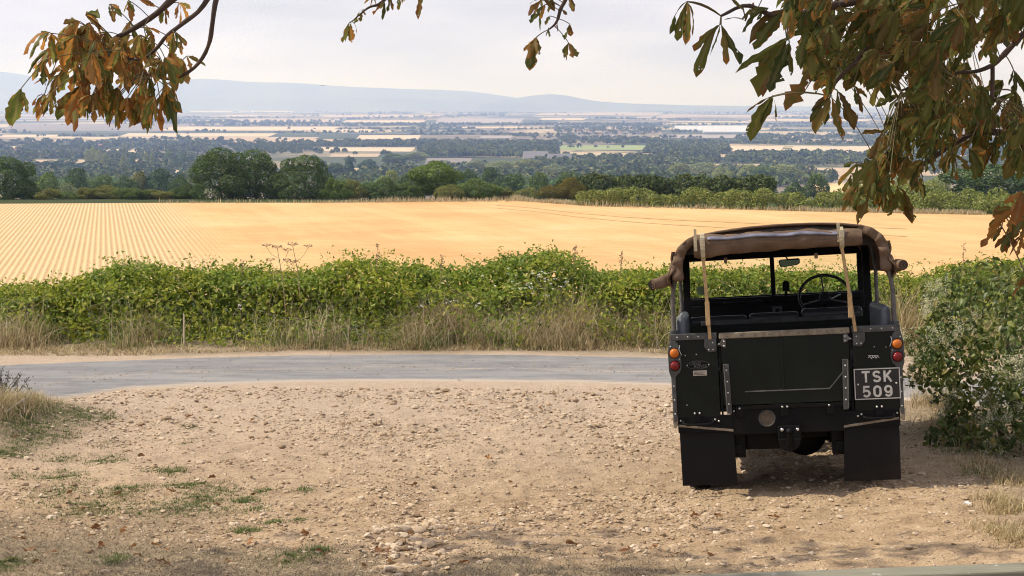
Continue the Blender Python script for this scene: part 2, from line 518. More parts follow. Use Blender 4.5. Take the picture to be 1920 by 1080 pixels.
wv = t.N('TexWave', wave_type='BANDS', bands_direction='X'); wv.inputs['Scale'].default_value = .314 / .37; wv.inputs['Distortion'].default_value = .9
wv.inputs['Detail'].default_value = 3; wv.inputs['Detail Scale'].default_value = 1.2; t.L(mp.outputs[0], wv.inputs['Vector'])
sx = t.N('SeparateXYZ'); t.L(mp.outputs[0], sx.inputs[0])
fade = t.N('MapRange'); t.L(t.math('ADD', sx.outputs['X'], t.math('MULTIPLY', t.noise(.08, 3, .5, pos), 6.0)), fade.inputs['Value'])
fade.inputs['From Min'].default_value = 12.5; fade.inputs['From Max'].default_value = 6.5
base = t.ramp(t.noise(.06, 5, .6, pos), [(.3, (.56, .345, .155)), (.5, (.63, .41, .195)), (.7, (.70, .48, .255))])
mp2 = t.N('Mapping'); mp2.inputs['Scale'].default_value = (.25, 1.6, 1); t.L(pos, mp2.inputs['Vector'])
base = t.mix(.75, base, t.ramp(t.noise(1.3, 6, .7, mp2.outputs[0]), [(.3, (.80, .75, .68)), (.7, (1.1, 1.12, 1.15))]), 'MULTIPLY')
mp3 = t.N('Mapping'); mp3.inputs['Scale'].default_value = (.32, .012, 1); t.L(mp.outputs[0], mp3.inputs['Vector'])
base = t.mix(.8, base, t.ramp(t.noise(1.0, 5, .65, mp3.outputs[0]), [(.32, (.86, .82, .76)), (.68, (1.06, 1.07, 1.09))]), 'MULTIPLY')
base = t.mix(.6, base, t.ramp(t.noise(5.0, 4, .75, pos), [(.3, (.78, .74, .68)), (.65, (1.08, 1.09, 1.1))]), 'MULTIPLY')
left_base = t.mix(fade.outputs[0], base, (.62, .435, .235))
furrow = t.ramp(wv.outputs['Fac'], [(.25, (1, 1, 1)), (.75, (0, 0, 0))])
brk = t.ramp(t.noise(.5, 5, .7, pos), [(.3, (.65,) * 3), (.6, (1, 1, 1))])
lines = t.math('MULTIPLY', t.math('MULTIPLY', furrow, brk), t.math('ADD', t.math('MULTIPLY', fade.outputs[0], .52), .0))
t.col(t.mix(lines, left_base, (.275, .175, .072)))
t.set(Roughness=.95, Specular_IOR_Level=.1)
t.bump(t.math('ADD', t.math('MULTIPLY', wv.outputs['Fac'], fade.outputs[0]), t.noise(4, 5, .7, pos)), .35, .15)
field = link('stubble_field', fme, t.m); tag(field, kind='structure')
# tractor wheelings across the right of the field
mb = MB()
for off in (0, 6):
    for pa in ([(930, 387), (1000, 392.5), (1080, 402), (1160, 409), (1260, 415), (1420, 422), (1700, 432)],):
        P = np.array([on_field(px, py + off * .9 + (px - 930) * .002 * off) for px, py in pa])
        ys_ = P
        for i in range(len(P) - 1):
            a, b = P[i], P[i + 1]
            mb.add([(a[0], a[1] - .22, a[2] + .17), (b[0], b[1] - .22, b[2] + .17), (b[0], b[1] + .22, b[2] + .17), (a[0], a[1] + .22, a[2] + .17)], [(0, 1, 2, 3)])
wt = mb.build('wheel_track', paint('track earth', (.46, .29, .115), .95, var=.2, scale=.4)); tag(wt, kind='structure')

# ---- fields of the plain, each a sheet lying on it
plain_cols = dict(c=(.52, .41, .275), t=(.40, .30, .19), g=(.19, .165, .135), l=(.30, .265, .25), n=(.22, .27, .10), o=(.62, .43, .20), d=(.07, .085, .05))
pm = {k: paint('crop ' + k, v, .95, var=.14, scale=.012) for k, v in plain_cols.items()}
plain_fields = [
    ('g', 0, 360, 233, 246), ('c', 300, 640, 238, 245), ('c', 222, 520, 250.5, 256.5), ('t', 350, 600, 257.5, 262), ('t', 420, 645, 261.5, 267.5),
    ('c', 585, 782, 277, 284.5), ('t', 617, 716, 316, 326), ('t', 617, 714, 289, 294.5), ('c', 600, 702, 243, 248), ('c', 667, 790, 254, 262),
    ('l', 898, 962, 255.5, 259.5), ('n', 1044, 1215, 273, 281.5), ('g', 795, 885, 297, 312), ('l', 815, 985, 222.5, 231.5), ('t', 600, 835, 215.5, 220),
    ('c', 185, 268, 281, 287), ('t', 30, 162, 300, 308), ('t', 128, 308, 300, 313), ('c', 320, 342, 320, 336), ('c', 1365, 1470, 274.5, 284),
    ('c', 1477, 1660, 275, 287), ('t', 1326, 1378, 290, 295), ('t', 1327, 1452, 308, 313), ('t', 1500, 1634, 315, 336), ('l', 1556, 1622, 341, 360),
    ('o', 1276, 1366, 322, 341), ('c', 340, 640, 197.5, 200), ('c', 355, 560, 206, 210), ('t', 700, 900, 206.5, 209), ('t', 1000, 1240, 213, 216.5),
    ('c', 1010, 1100, 222, 225), ('t', 440, 640, 224, 229), ('t', 1230, 1500, 216, 219), ('c', 860, 1000, 238, 240.5), ('l', 1240, 1420, 253, 259),
    ('t', 40, 200, 262, 266), ('c', 0, 110, 253, 258), ('c', 640, 800, 226, 230), ('t', 1490, 1600, 262, 268), ('c', 1640, 1830, 296, 304), ('t', 1660, 1920, 320, 330),
    ('c', 1400, 1640, 224, 227), ('o', 1520, 1660, 345, 362), ('d', 0, 300, 246.5, 250), ('d', 640, 1000, 249, 252.5), ('c', 0, 60, 275, 279), ('t', -60, 40, 318, 328)]
for k, x0, x1, y0, y1 in plain_fields:
    P = []
    sk = (x1 - x0) * .06
    for px, py in ((x0, y1), (x1 - sk, y1 + .4), (x1, y0), (x0 + sk, y0 - .2)):
        h = hit(px, py, 400.); P.append(h)
    # subdivide so the sheet follows the land
    n = 12; g = np.linspace(0, 1, n)
    Q = np.array([[(P[0] * (1 - u) + P[1] * u) * (1 - v) + (P[3] * (1 - u) + P[2] * u) * v for u in g] for v in g])
    Q[..., 2] = T(Q[..., 0], Q[..., 1]) + .25 + Q[..., 1] * 1.05e-4 + rng.random() * .2
    idx = np.arange(n * n).reshape(n, n)
    F = np.stack([idx[:-1, :-1], idx[:-1, 1:], idx[1:, 1:], idx[1:, :-1]], -1).reshape(-1, 4)
    tag(link('farm_field', np_mesh('farm_field', Q.reshape(-1, 3), F), pm[k]), kind='structure')

# ---- hills on the horizon
hill_mat = paint('hill', (.10, .115, .07), .95, var=.35, scale=.0012)
def ridge(pts, D, depth, nm='hills', n=160, m=14, rough=.05):
    pts = np.array(pts, float)
    px = np.linspace(pts[0, 0], pts[-1, 0], n)
    py = np.interp(px, pts[:, 0], pts[:, 1])
    py = smooth1(py, 3)
    V = []
    for i in range(n):
        p = at(px[i], py[i], D)
        h = p[2] + 96
        for j in range(m):
            s = -1 + 2 * j / (m - 1)
            y = D + s * depth
            prof = math.cos(s * math.pi / 2) ** 2
            bump_ = 1 + rough * 3 * (vnoise(np.array(i * .13), np.array(j * .6), 91) - .5) * (1 - abs(s)) * abs(s) * 2
            V.append((p[0], y, -98 + (h + 2) * prof * float(bump_)))
    idx = np.arange(n * m).reshape(n, m)
    F = np.stack([idx[:-1, :-1], idx[:-1, 1:], idx[1:, 1:], idx[1:, :-1]], -1).reshape(-1, 4)
    tag(link(nm, np_mesh(nm, V, F, smooth=True), hill_mat), kind='structure')
ridge([(-500, 150), (-200, 138), (-60, 133), (10, 132), (40, 139), (90, 152), (200, 158), (330, 151), (370, 146.5), (400, 146), (440, 150), (480, 155.5), (520, 153.5), (560, 154), (600, 159.5), (680, 163.5), (760, 166.5), (850, 168.5), (915, 174), (940, 180), (990, 186), (1060, 192), (1160, 196), (1300, 198), (1600, 200)], 24000, 3000)
ridge([(900, 196), (940, 188), (975, 182), (1010, 177.5), (1035, 176), (1060, 178.5), (1085, 184), (1120, 190), (1180, 194), (1300, 197.5), (1420, 199)], 20500, 1500)
ridge([(-300, 192), (0, 186), (200, 189), (360, 187), (420, 184), (520, 188), (640, 184), (720, 183), (800, 187), (880, 190), (960, 193), (1040, 197)], 21500, 1400)

# ---- air: one box of thin haze round the whole place
hz = MB().box(-34000, 34000, -400, 44000, -103, 470)
t = NT('haze')
t.n.remove(t.b)
pv = t.N('VolumePrincipled'); pv.inputs['Density'].default_value = 1.05e-4
pv.inputs['Absorption Color'].default_value = (1, 1, 1, 1); pv.inputs['Color'].default_value = (.37, .515, 1.0, 1); pv.inputs['Anisotropy'].default_value = .35
t.L(pv.outputs[0], t.o.inputs['Volume'])
hzo = hz.build('haze', t.m); tag(hzo, kind='stuff')
# ---------------------------------------------------------------- foliage builders
def unit(v): return v / (np.linalg.norm(v, axis=-1, keepdims=True) + 1e-9)
def leaf_quads(P, Nrm, size, rg, aspect=.55, fold=.15):
    """one bent leaf-shaped quad at each point"""
    n = len(P)
    r = unit(rg.normal(size=(n, 3)))
    t = unit(np.cross(Nrm, r)); b = np.cross(Nrm, t)
    s = (size * np.ones(n))[:, None]
    V = np.stack([P - t * s, P + b * s * aspect + Nrm * s * fold, P + t * s, P - b * s * aspect + Nrm * s * fold], 1).reshape(-1, 3)
    F = np.arange(4 * n).reshape(n, 4)
    return V, F
def lobes_points(lobes, n, rg, depth=.25, zmin=None):
    L = np.array(lobes, float)
    area = (L[:, 3] * L[:, 4] + L[:, 4] * L[:, 5] + L[:, 3] * L[:, 5])
    k = rg.choice(len(L), n * 2, p=area / area.sum())
    d = unit(rg.normal(size=(n * 2, 3)))
    f = 1 - depth * rg.random(n * 2) ** 1.6 + .10 * (rg.random(n * 2) ** 4)
    P = L[k, :3] + d * L[k, 3:6] * f[:, None]
    N = unit(d / L[k, 3:6])
    keep = np.ones(n * 2, bool)
    for i, l in enumerate(L):
        q = (((P - l[:3]) / l[3:6]) ** 2).sum(1)
        keep &= ~((q < .62) & (k != i))
    if zmin is not None: keep &= P[:, 2] > zmin
    P, N = P[keep][:n], N[keep][:n]
    return P, N
def crown_mesh(name, lobes, n, size, rg, depth=.25, jit=.55, zmin=None, aspect=.6):
    P, N = lobes_points(lobes, n, rg, depth, zmin)
    N = unit(N + jit * rg.normal(size=N.shape))
    s = size * (.6 + .8 * rg.random(len(P)))
    V, F = leaf_quads(P, N, s, rg, aspect)
    return np_mesh(name, V, F)

def tree_lobes(kind, rg):
    L = []
    if kind == 'oak':
        for i in range(15):
            a = rg.random() * 6.28; rr = .30 * math.sqrt(rg.random()); z = .36 + .46 * rg.random()
            k = 1 - abs(z - .58) * 1.1
            s = (.13 + .09 * rg.random())
            L.append((math.cos(a) * rr * k * 1.15, math.sin(a) * rr * k * 1.15, z, s * 1.1, s * 1.1, s * .85))
        L += [(0, 0, .55, .30, .30, .30), (0, 0, .82, .16, .16, .16), (.22, .0, .36, .17, .2, .17), (-.22, 0, .36, .17, .2, .17), (0, -.2, .30, .22, .16, .17)]
    elif kind == 'dense':
        for i in range(26):
            a = rg.random() * 6.28; z = .08 + .74 * rg.random(); rr = .40 * (1 - max(0, z - .5) ** 2 * 2.6) * (.75 + .25 * rg.random())
            s = .10 + .08 * rg.random()
            L.append((math.cos(a) * rr, math.sin(a) * rr, z, s, s, s * 1.0))
        L += [(0, 0, .40, .36, .36, .42), (0, 0, .78, .24, .24, .20), (.1, 0, .15, .36, .36, .18)]
    elif kind == 'poplar':
        for i in range(11):
            z = .10 + .80 * i / 10
            w = .36 * math.sin(math.pi * min(1, (z * .9 + .12))) ** .7
            L.append((.05 * rg.normal(), .05 * rg.normal(), z, w, w, .12))
        L += [(0, 0, .95, .12, .12, .06)]
    elif kind == 'bush':
        for i in range(16):
            a = rg.random() * 6.28; rr = .38 * math.sqrt(rg.random()); z = .10 + .6 * rg.random() * (1 - rr)
            s = .13 + .12 * rg.random()
            L.append((math.cos(a) * rr, math.sin(a) * rr, z, s, s, s * 1.25))
        L += [(0, 0, .35, .36, .36, .42), (.1, 0, .7, .18, .18, .2)]
    elif kind == 'scrub':
        for i in range(13):
            a = rg.random() * 6.28; rr = .42 * math.sqrt(rg.random()); z = .15 + .65 * rg.random() * (1 - rr * .6)
            s = .09 + .10 * rg.random()
            L.append((math.cos(a) * rr, math.sin(a) * rr, z, s, s, s * 1.5))
        L += [(0, 0, .25, .36, .36, .28)]
    return L
leafgrey = leaf_mat('crown_leaf', [(0, (.60, .64, .52)), (.45, (1.1, 1.15, .95)), (.85, (1.65, 1.65, 1.15)), (1, (2.1, 1.95, 1.3))], tint=True, trans=.22, rough=.7, spec=.15)
bark = paint('bark', (.10, .075, .055), .9, var=.4, scale=6, bump=.6)
def trunk_mesh(name, kind, rg):
    mb = MB()
    top = .92 if kind == 'poplar' else .72
    mb.tube([(0, 0, -.03), (.006, .0, .12), (.0, .01, .3), (-.01, 0, .5), (0, 0, top)], [.034, .026, .022, .016, .006], 8)
    for i in range(7):
        a = i * 2.1 + rg.random(); z0 = .16 + .07 * i; r = .08 if kind == 'poplar' else .24
        mb.tube([(0, 0, z0), (math.cos(a) * r * .5, math.sin(a) * r * .5, z0 + .09), (math.cos(a) * r, math.sin(a) * r, z0 + .22)], [.014, .010, .004], 6)
    me = bpy.data.meshes.new(name); me.from_pydata(mb.v, [], mb.f); me.materials.append(bark)
    return me
PROTO = {}
def proto(kind, lod, seed):
    k = (kind, lod, seed)
    if k not in PROTO:
        rg = np.random.default_rng(hash(kind) % 1 + seed * 31 + len(kind))
        lb = tree_lobes(kind, rg)
        n, s = {0: (15000, .0155), 1: (5200, .0235), 2: (1100, .046)}[lod]
        me = crown_mesh('crown', lb, n, s, rg, depth=.30, jit=.6, zmin=.0)
        me.materials.append(leafgrey)
        PROTO[k] = (me, trunk_mesh('trunk', kind, rg))
    return PROTO[k]
def make_tree(name, x, y, w, h, kind, lod, seed, col, label, cat, group=None, rz=None, sink=.02, trunk=True, z=None):
    me, tr = proto(kind, lod, seed)
    z0 = float(T(x, y)) if z is None else z
    wid = {'oak': .95, 'dense': .98, 'poplar': .78, 'bush': 1.0, 'scrub': 1.02}[kind]
    root = empty(name, (x, y, z0 - sink * h), rng.random() * 6.28 if rz is None else rz)
    root.scale = (w / wid, w / wid, h)
    tag(root, label, cat, group)
    c = link('crown', me, None, root); c.color = (*col, 1)
    if trunk: link('trunk', tr, None, root)
    return root
G = dict(dark=(.042, .064, .026), mid=(.058, .082, .028), light=(.070, .098, .030), olive=(.086, .088, .030), pale=(.125, .14, .065), blue=(.040, .065, .038), rust=(.13, .078, .035), silver=(.115, .13, .085), autumn=(.078, .066, .020))
G = {k: tuple(1.8 * c for c in v) for k, v in G.items()}

def px_tree(px, wpx, top, D, kind, lod, seed, col, name, label, cat, group=None):
    x = at(px, top, D)[0]; zt = at(px, top, D)[2]
    zb = float(T(x, D)); h = zt - zb
    return make_tree(name, x, D, wpx * D / FPX, h * 1.0, kind, lod, seed, G[col], label, cat, group)

# --- trees along the far edge of the stubble field (photograph pixel, width, top, distance)
px_tree(8, 118, 290, 186, 'dense', 0, 1, 'dark', 'field_edge_tree', 'round dark green tree at the left end of the stubble field', 'tree')
px_tree(412, 124, 273, 187, 'dense', 0, 2, 'dark', 'field_edge_tree', 'tallest dark green tree behind the field, left half of the big joined clump', 'tree')
px_tree(478, 118, 276, 190, 'dense', 0, 3, 'dark', 'field_edge_tree', 'broad dark green tree forming the right half of the big joined clump behind the field', 'tree')
px_tree(571, 108, 287, 187, 'dense', 0, 4, 'dark', 'field_edge_tree', 'rounded dark green tree standing just right of the big joined clump', 'tree')
px_tree(818, 106, 298, 192, 'oak', 0, 5, 'light', 'field_edge_tree', 'bright green domed tree rising above the bushes behind the middle of the stubble field', 'tree')
px_tree(1070, 54, 327, 184, 'bush', 0, 6, 'autumn', 'field_edge_tree', 'olive brown rounded tree at the notch where the field edge meets the clipped hedge', 'tree')
px_tree(1862, 190, 303, 260, 'oak', 0, 7, 'dark', 'dark_tree', 'broad dark tree behind the long hedge, partly hidden by hanging chestnut leaves at right', 'tree')
# bushes of the same edge
edge_bushes = [(84, 50, 352, 'olive', 'scrub'), (124, 42, 356, 'mid', 'bush'), (165, 62, 350, 'olive', 'scrub'), (205, 66, 343, 'olive', 'bush'), (247, 62, 350, 'mid', 'scrub'),
               (290, 66, 352, 'olive', 'bush'), (332, 50, 354, 'mid', 'scrub'), (640, 44, 336, 'mid', 'scrub'), (668, 56, 335, 'olive', 'scrub'), (716, 78, 328, 'dark', 'bush'),
               (762, 60, 340, 'mid', 'scrub'), (845, 60, 342, 'olive', 'bush'), (898, 82, 329, 'mid', 'bush'), (948, 52, 346, 'olive', 'scrub'), (990, 50, 348, 'olive', 'bush'), (1032, 46, 343, 'autumn', 'bush'),
               (524, 56, 318, 'dark', 'bush'), (350, 44, 338, 'dark', 'bush'), (624, 44, 330, 'mid', 'scrub'), (60, 52, 350, 'mid', 'scrub')]
eb_lab = {'olive': 'olive bushes along the far field edge', 'mid': 'mid green bushes along the far field edge', 'dark': 'dark bushes beside the tall field edge trees', 'autumn': 'brownish bushes at the field notch'}
ORD = ['leftmost'] + [a + ' from the left' for a in 'second third fourth fifth sixth seventh eighth ninth tenth eleventh twelfth thirteenth fourteenth fifteenth sixteenth seventeenth eighteenth'.split()]
def rank(px, c, rows, ic, ix=0):
    return ORD[sorted(r[ix] for r in rows if r[ic] == c).index(px)]
for i, (px, w, top, c, k) in enumerate(edge_bushes):
    px_tree(px, w * 1.12, top, 183 + (i * 37 % 7), k, 1 if w < 60 else 0, 10 + i % 4, c, 'field_edge_bush', rank(px, c, edge_bushes, 3) + ' of ' + eb_lab[c], 'bush', 'bushes along the far edge of the field')
# --- trees lower down the slope, behind the edge
slope_trees = [(118, 62, 296, 620, 'oak', 'blue'), (62, 40, 318, 560, 'oak', 'mid'), (92, 60, 318, 420, 'oak', 'light'), (143, 66, 312, 460, 'oak', 'dark'), (124, 44, 330, 330, 'bush', 'silver'),
               (190, 50, 325, 480, 'oak', 'mid'), (232, 56, 326, 430, 'oak', 'dark'), (262, 50, 318, 520, 'oak', 'olive'), (300, 62, 312, 520, 'oak', 'blue'), (338, 48, 322, 430, 'oak', 'dark'),
               (175, 20, 277, 900, 'poplar', 'pale'), (186, 18, 281, 905, 'poplar', 'pale'), (197, 15, 286, 910, 'poplar', 'pale'), (165, 16, 279, 900, 'poplar', 'pale'),
               (247, 11, 286, 960, 'poplar', 'light'), (273, 11, 285, 930, 'poplar', 'pale'), (284, 10, 287, 930, 'poplar', 'pale'), (315, 15, 281, 900, 'poplar', 'light'), (345, 18, 286, 860, 'poplar', 'mid'),
               (231, 14, 289, 980, 'poplar', 'pale'), (655, 20, 294, 800, 'poplar', 'blue'), (632, 46, 304, 700, 'oak', 'dark'), (692, 40, 297, 860, 'oak', 'blue'), (738, 62, 287, 850, 'oak', 'mid'),
               (780, 44, 283, 900, 'oak', 'silver'), (730, 40, 316, 560, 'oak', 'pale'), (770, 60, 318, 460, 'oak', 'dark'), (878, 50, 314, 520, 'oak', 'dark'), (920, 60, 310, 560, 'oak', 'dark'),
               (895, 46, 298, 720, 'oak', 'silver'), (955, 58, 322, 440, 'oak', 'dark'), (985, 60, 296, 800, 'oak', 'pale'), (1010, 50, 318, 520, 'oak', 'mid'), (940, 54, 300, 760, 'oak', 'pale'),
               (1040, 50, 306, 740, 'oak', 'silver'), (1075, 54, 318, 600, 'oak', 'mid'), (1120, 62, 330, 520, 'oak', 'blue'), (1165, 66, 327, 540, 'oak', 'light'), (1215, 60, 330, 540, 'oak', 'blue'),
               (1262, 46, 328, 620, 'oak', 'mid'),
               (1312, 60, 303, 640, 'oak', 'silver'), (1318, 56, 320, 520, 'oak', 'dark'), (1275, 44, 303, 860, 'oak', 'pale'), (1352, 40, 312, 760, 'oak', 'pale'), (1390, 58, 326, 520, 'oak', 'dark'),
               (1400, 40, 306, 760, 'oak', 'pale'), (1430, 56, 308, 640, 'oak', 'mid'), (1468, 70, 306, 620, 'oak', 'pale'), (1440, 60, 332, 460, 'oak', 'dark'), (1492, 50, 338, 440, 'oak', 'dark'),
               (1527, 62, 322, 480, 'oak', 'dark'), (1350, 60, 340, 420, 'oak', 'mid'), (1110, 44, 344, 360, 'oak', 'dark'), (1240, 50, 342, 380, 'oak', 'olive'), (1300, 48, 346, 380, 'oak', 'mid'),
               (1640, 60, 330, 460, 'oak', 'pale'), (1700, 70, 322, 520, 'oak', 'silver'), (1760, 60, 326, 480, 'oak', 'pale'), (1600, 50, 340, 420, 'oak', 'olive')]
st_lab = {'pale': 'pale green', 'silver': 'greyish green', 'mid': 'mid green', 'dark': 'dark green', 'blue': 'bluish green', 'light': 'fresh green', 'olive': 'olive'}
for i, (px, w, top, D, k, c) in enumerate(slope_trees):
    nm = 'poplar_tree' if k == 'poplar' else 'slope_tree'
    same = [r for r in slope_trees if r[4] == k and (k == 'poplar' or r[5] == c)]
    while True:                                                  # farther out if it would be too tall for its kind
        hgt = at(px, top, D)[2] - float(T(at(px, top, D)[0], D))
        if hgt < (24 if k == 'poplar' else 19) or D > 2600: break
        D *= 1.03
    lab = ORD[sorted(same).index(slope_trees[i])] + (' of the slim columnar poplars below the left half of the field' if k == 'poplar' else ' of the ' + st_lab[c] + ' trees on the slope beyond the field')
    if k == 'bush': lab = 'pale grey green bushy tree below the left end of the stubble field'
    px_tree(px, w * 1.08, top, D, k, 1, 20 + i % 5, c, nm, lab, 'tree', 'slim poplars below the field' if k == 'poplar' else 'trees on the slope beyond the field')

# --- individual trees of the nearer plain, then the far woodland as one mass
woods = [(50, 370, 318, 381, .15, 'mid'), (600, 1100, 316, 374, .15, 'mid'), (1100, 1560, 322, 352, .2, 'blue'), (785, 1045, 268, 296, 1.0, 'blue'), (1212, 1366, 270, 291, 1.0, 'blue'), (1010, 1330, 298, 320, .55, 'mid'), (0, 240, 264, 300, .26, 'mid'), (240, 460, 266, 290, .26, 'blue'), (640, 780, 268, 277, .8, 'blue'),
         (1340, 1640, 290, 308, .35, 'mid'), (1050, 1240, 262, 271, .5, 'light'), (460, 640, 268, 290, .3, 'mid'), (1640, 1940, 276, 330, .4, 'blue'), (-80, 60, 300, 330, .7, 'dark'), (200, 360, 296, 320, .4, 'mid'), (1380, 1660, 255, 272, .5, 'blue'),
         (200, 640, 228, 236, .6, 'blue'), (640, 1240, 233, 236, .6, 'light'), (690, 770, 210, 217, 1, 'blue'), (860, 950, 212, 219, .7, 'blue'), (1040, 1240, 238, 250, .6, 'mid'), (360, 640, 190, 200, .7, 'blue'), (0, 300, 196, 215, .6, 'blue'), (1240, 1600, 205, 215, .6, 'blue')]
def in_field(px, py):
    for k, x0, x1, y0, y1 in plain_fields:
        if k != 'd' and x0 - 2 < px < x1 + 2 and y0 - .5 < py < y1 + 1.0 * (y1 > 270): return True
    return False
cand = []
rg = np.random.default_rng(5)
for x0, x1, y0, y1, dens, c in woods:
    n = int(dens * (x1 - x0) * 1.35 * max(1, (y1 - y0) / 9))
    for _ in range(n):
        px, py = x0 + (x1 - x0) * rg.random(), y0 + (y1 - y0) * rg.random()
        if in_field(px, py) and rg.random() > .12: continue
        cand.append((px, py, c, 1.0))
for row in range(150):                                     # hedgerows and lines of trees
    py = 201 + 130 * rg.random() ** 1.7; px = -150 + 2200 * rg.random(); ln = 60 + 320 * rg.random(); sl = rg.normal() * .012
    for k in range(int(ln / (2.2 + (py - 200) * .055))):
        q = px + ln * rg.random(); y2 = py + (q - px) * sl
        if in_field(q, y2) and rg.random() > .12: continue
        cand.append((q, y2, ['mid', 'blue', 'dark', 'light'][int(rg.random() * 4)], .55 + .5 * rg.random()))
for _ in range(260):
    px, py = -150 + 2200 * rg.random(), 203 + 110 * rg.random() ** 1.5
    if not in_field(px, py): cand.append((px, py, 'blue' if rg.random() < .6 else 'mid', .7 + .4 * rg.random()))
near_c, far_c = [], []
for px, py, c, s in cand:
    h = hit(px, py, 500.)
    (near_c if h[1] < 2700 else far_c).append((h, c, s))
near_c.sort(key=lambda q: q[0][1])
pl_lab = {'blue': 'dark bluish tree in the hazy woods and hedgerows of the plain', 'mid': 'mid green tree in the hazy woods and hedgerows of the plain',
          'dark': 'dark green tree in the hazy woods and hedgerows of the plain', 'light': 'light green tree in the hazy woods and hedgerows of the plain'}
keep = near_c[:285]
for i, (h, c, s) in enumerate(keep):
    hh = (8.5 + 5 * rg.random()) * s
    make_tree('plain_tree', h[0], h[1], hh * (.9 + .6 * rg.random()), hh, 'oak', 2, 40 + i % 4, [q * (.8 + .45 * rg.random()) for q in G[c]], pl_lab[c], 'tree', 'trees on the nearer plain', trunk=True)
far_c = near_c[285:] + far_c
Pf, Nf, Sf, Cf = [], [], [], []
for h, c, s in far_c:
    hh = (8 + 6 * rg.random()) * s * (1.0 if h[1] < 8000 else 1.5); w = hh * (.7 + .55 * rg.random())
    n = 34 if h[1] < 4500 else 18
    d = unit(rg.normal(size=(n, 3))); d[:, 2] = np.abs(d[:, 2]) * 1.0 - .25
    P = np.array([h[0], h[1], h[2] + hh * .42]) + d * np.array([w * .62, w * .62, hh * .56]) * (.75 + .3 * rg.random((n, 1)))
    Pf.append(P); Nf.append(unit(d + .4 * rg.normal(size=d.shape))); Sf.append(np.full(n, hh * (.24 if n > 20 else .32)) * (.7 + .6 * rg.random(n)))
V, F = leaf_quads(np.concatenate(Pf), np.concatenate(Nf), np.concatenate(Sf), rg, .7)
fw_mat = leaf_mat('far_leaf', [(0, (.050, .080, .038)), (.45, (.095, .135, .052)), (.85, (.16, .18, .07)), (1, (.26, .24, .11))], trans=.15, rough=.8, spec=.1)
fw = link('distant_woodland', np_mesh('distant_woodland', V, F), fw_mat)
tag(fw, kind='stuff')

# ---------------------------------------------------------------- buildings out on the plain
white_wall = paint('pale wall', (.74, .71, .66), .8, var=.08, scale=.3)
roof_grey = paint('grey roof', (.20, .19, .20), .8, var=.15, scale=.3)
roof_red = paint('tile roof', (.30, .16, .11), .85, var=.2, scale=.3)
glass_white = paint('glasshouse', (.62, .62, .64), .35, var=.05, scale=.05)
dark_glass = paint('window dark', (.05, .06, .07), .2, var=.1)
def building(name, px, py, wpx, hm, dm, mats, label, cat, group=None, windows=0):
    h = hit(px, py, 500.); w = wpx * h[1] / FPX
    root = empty(name, h, rng.normal() * .15); tag(root, label, cat, group)
    MB().box(-w / 2, w / 2, 0, dm, -1.5, hm).build('wall', mats[0], root)
    e = .4
    MB().prism([(-e, hm), (dm / 2, hm + dm * .42), (dm + e, hm), (dm + e, hm - .25), (-e, hm - .25)], -w / 2 - e, w / 2 + e, 'x').build('roof', mats[1], root)
    for k in range(windows):
        x = -w / 2 + w * (k + .5) / windows
        MB().box(x - .6, x + .6, -.06, .05, hm * .35, hm * .75).build('window', dark_glass, root)
    return root
building('farm_shed', 1006, 304, 46, 6, 26, (roof_grey, roof_grey), 'grey farm shed with a long roof on the plain, the left of two', 'shed')
building('farm_shed', 1052, 306, 44, 5, 22, (roof_grey, roof_grey), 'grey farm shed with a low roof on the plain, the right of two', 'shed')
building('glasshouse', 1292, 246.5, 52, 4, 40, (glass_white, glass_white), 'smaller white glasshouse range shining on the hazy plain', 'glasshouse')
building('glasshouse', 1372, 249.5, 104, 4.5, 50, (glass_white, glass_white), 'long white glasshouse range shining on the plain left of the chestnut leaves', 'glasshouse')
building('glasshouse', 1880, 249.5, 60, 4.5, 40, (glass_white, glass_white), 'white shed range seen between chestnut leaves at the right edge', 'glasshouse')
building('country_house', 29, 287, 20, 5, 8, (white_wall, roof_red), 'white house with a reddish roof among trees at the far left', 'house', windows=4)
building('country_house', 186, 276, 18, 4, 8, (white_wall, roof_red), 'low red roofed house among trees above the poplars', 'house', windows=3)
for i in range(30):
    px = 1046 + 200 * rng.random(); py = 243 + 17 * rng.random()
    building('village_house', px, py, 4 + 4 * rng.random(), 5, 8, (white_wall, [roof_red, roof_grey][i % 2]), 'tiny pale house of the village in the middle of the plain', 'house', 'village houses on the plain')

# ---------------------------------------------------------------- clipped hedge behind the field and its grass margin
def bump_row(path, w, hgt, n, rg, r=(.35, .6)):
    """bump ellipsoids along the path [(x, y)] of a hedge"""
    P = np.array(path, float); seg = np.linalg.norm(np.diff(P, axis=0), axis=1); c = np.concatenate([[0], np.cumsum(seg)])
    L = []
    for i in range(n):
        u = rg.random() * c[-1]; x, y = np.interp(u, c, P[:, 0]), np.interp(u, c, P[:, 1])
        h = hgt(u / c[-1]) if callable(hgt) else hgt
        a = rg.random()
        z = a ** .7 * h * .88
        s = r[0] + (r[1] - r[0]) * rg.random()
        off = (rg.random() - .5) * w * (1 - .45 * (z / h))
        L.append((x + off * .2, y + off, float(T(x, y)) + z, s * 1.2, s, s * .9))
    return L
rg = np.random.default_rng(12)
hl = leaf_mat('hedge_far_leaf', [(0, (.11, .15, .032)), (.4, (.20, .245, .055)), (.8, (.29, .32, .085)), (1, (.34, .31, .12))], trans=.25, rough=.7, spec=.15)
HP = [tuple(on_field(px, py)[:2] + np.array([0, 1.8])) for px, py in [(1094, 388), (1200, 390), (1320, 392.5), (1440, 395.5), (1560, 398), (1700, 400), (1830, 403), (1960, 406), (2150, 410)]]
L1 = bump_row(HP, 2.4, lambda u: 1.55 + .35 * float(vnoise(np.array(u * 30), np.array(1.), 3)), 230, rg, (.55, .9))
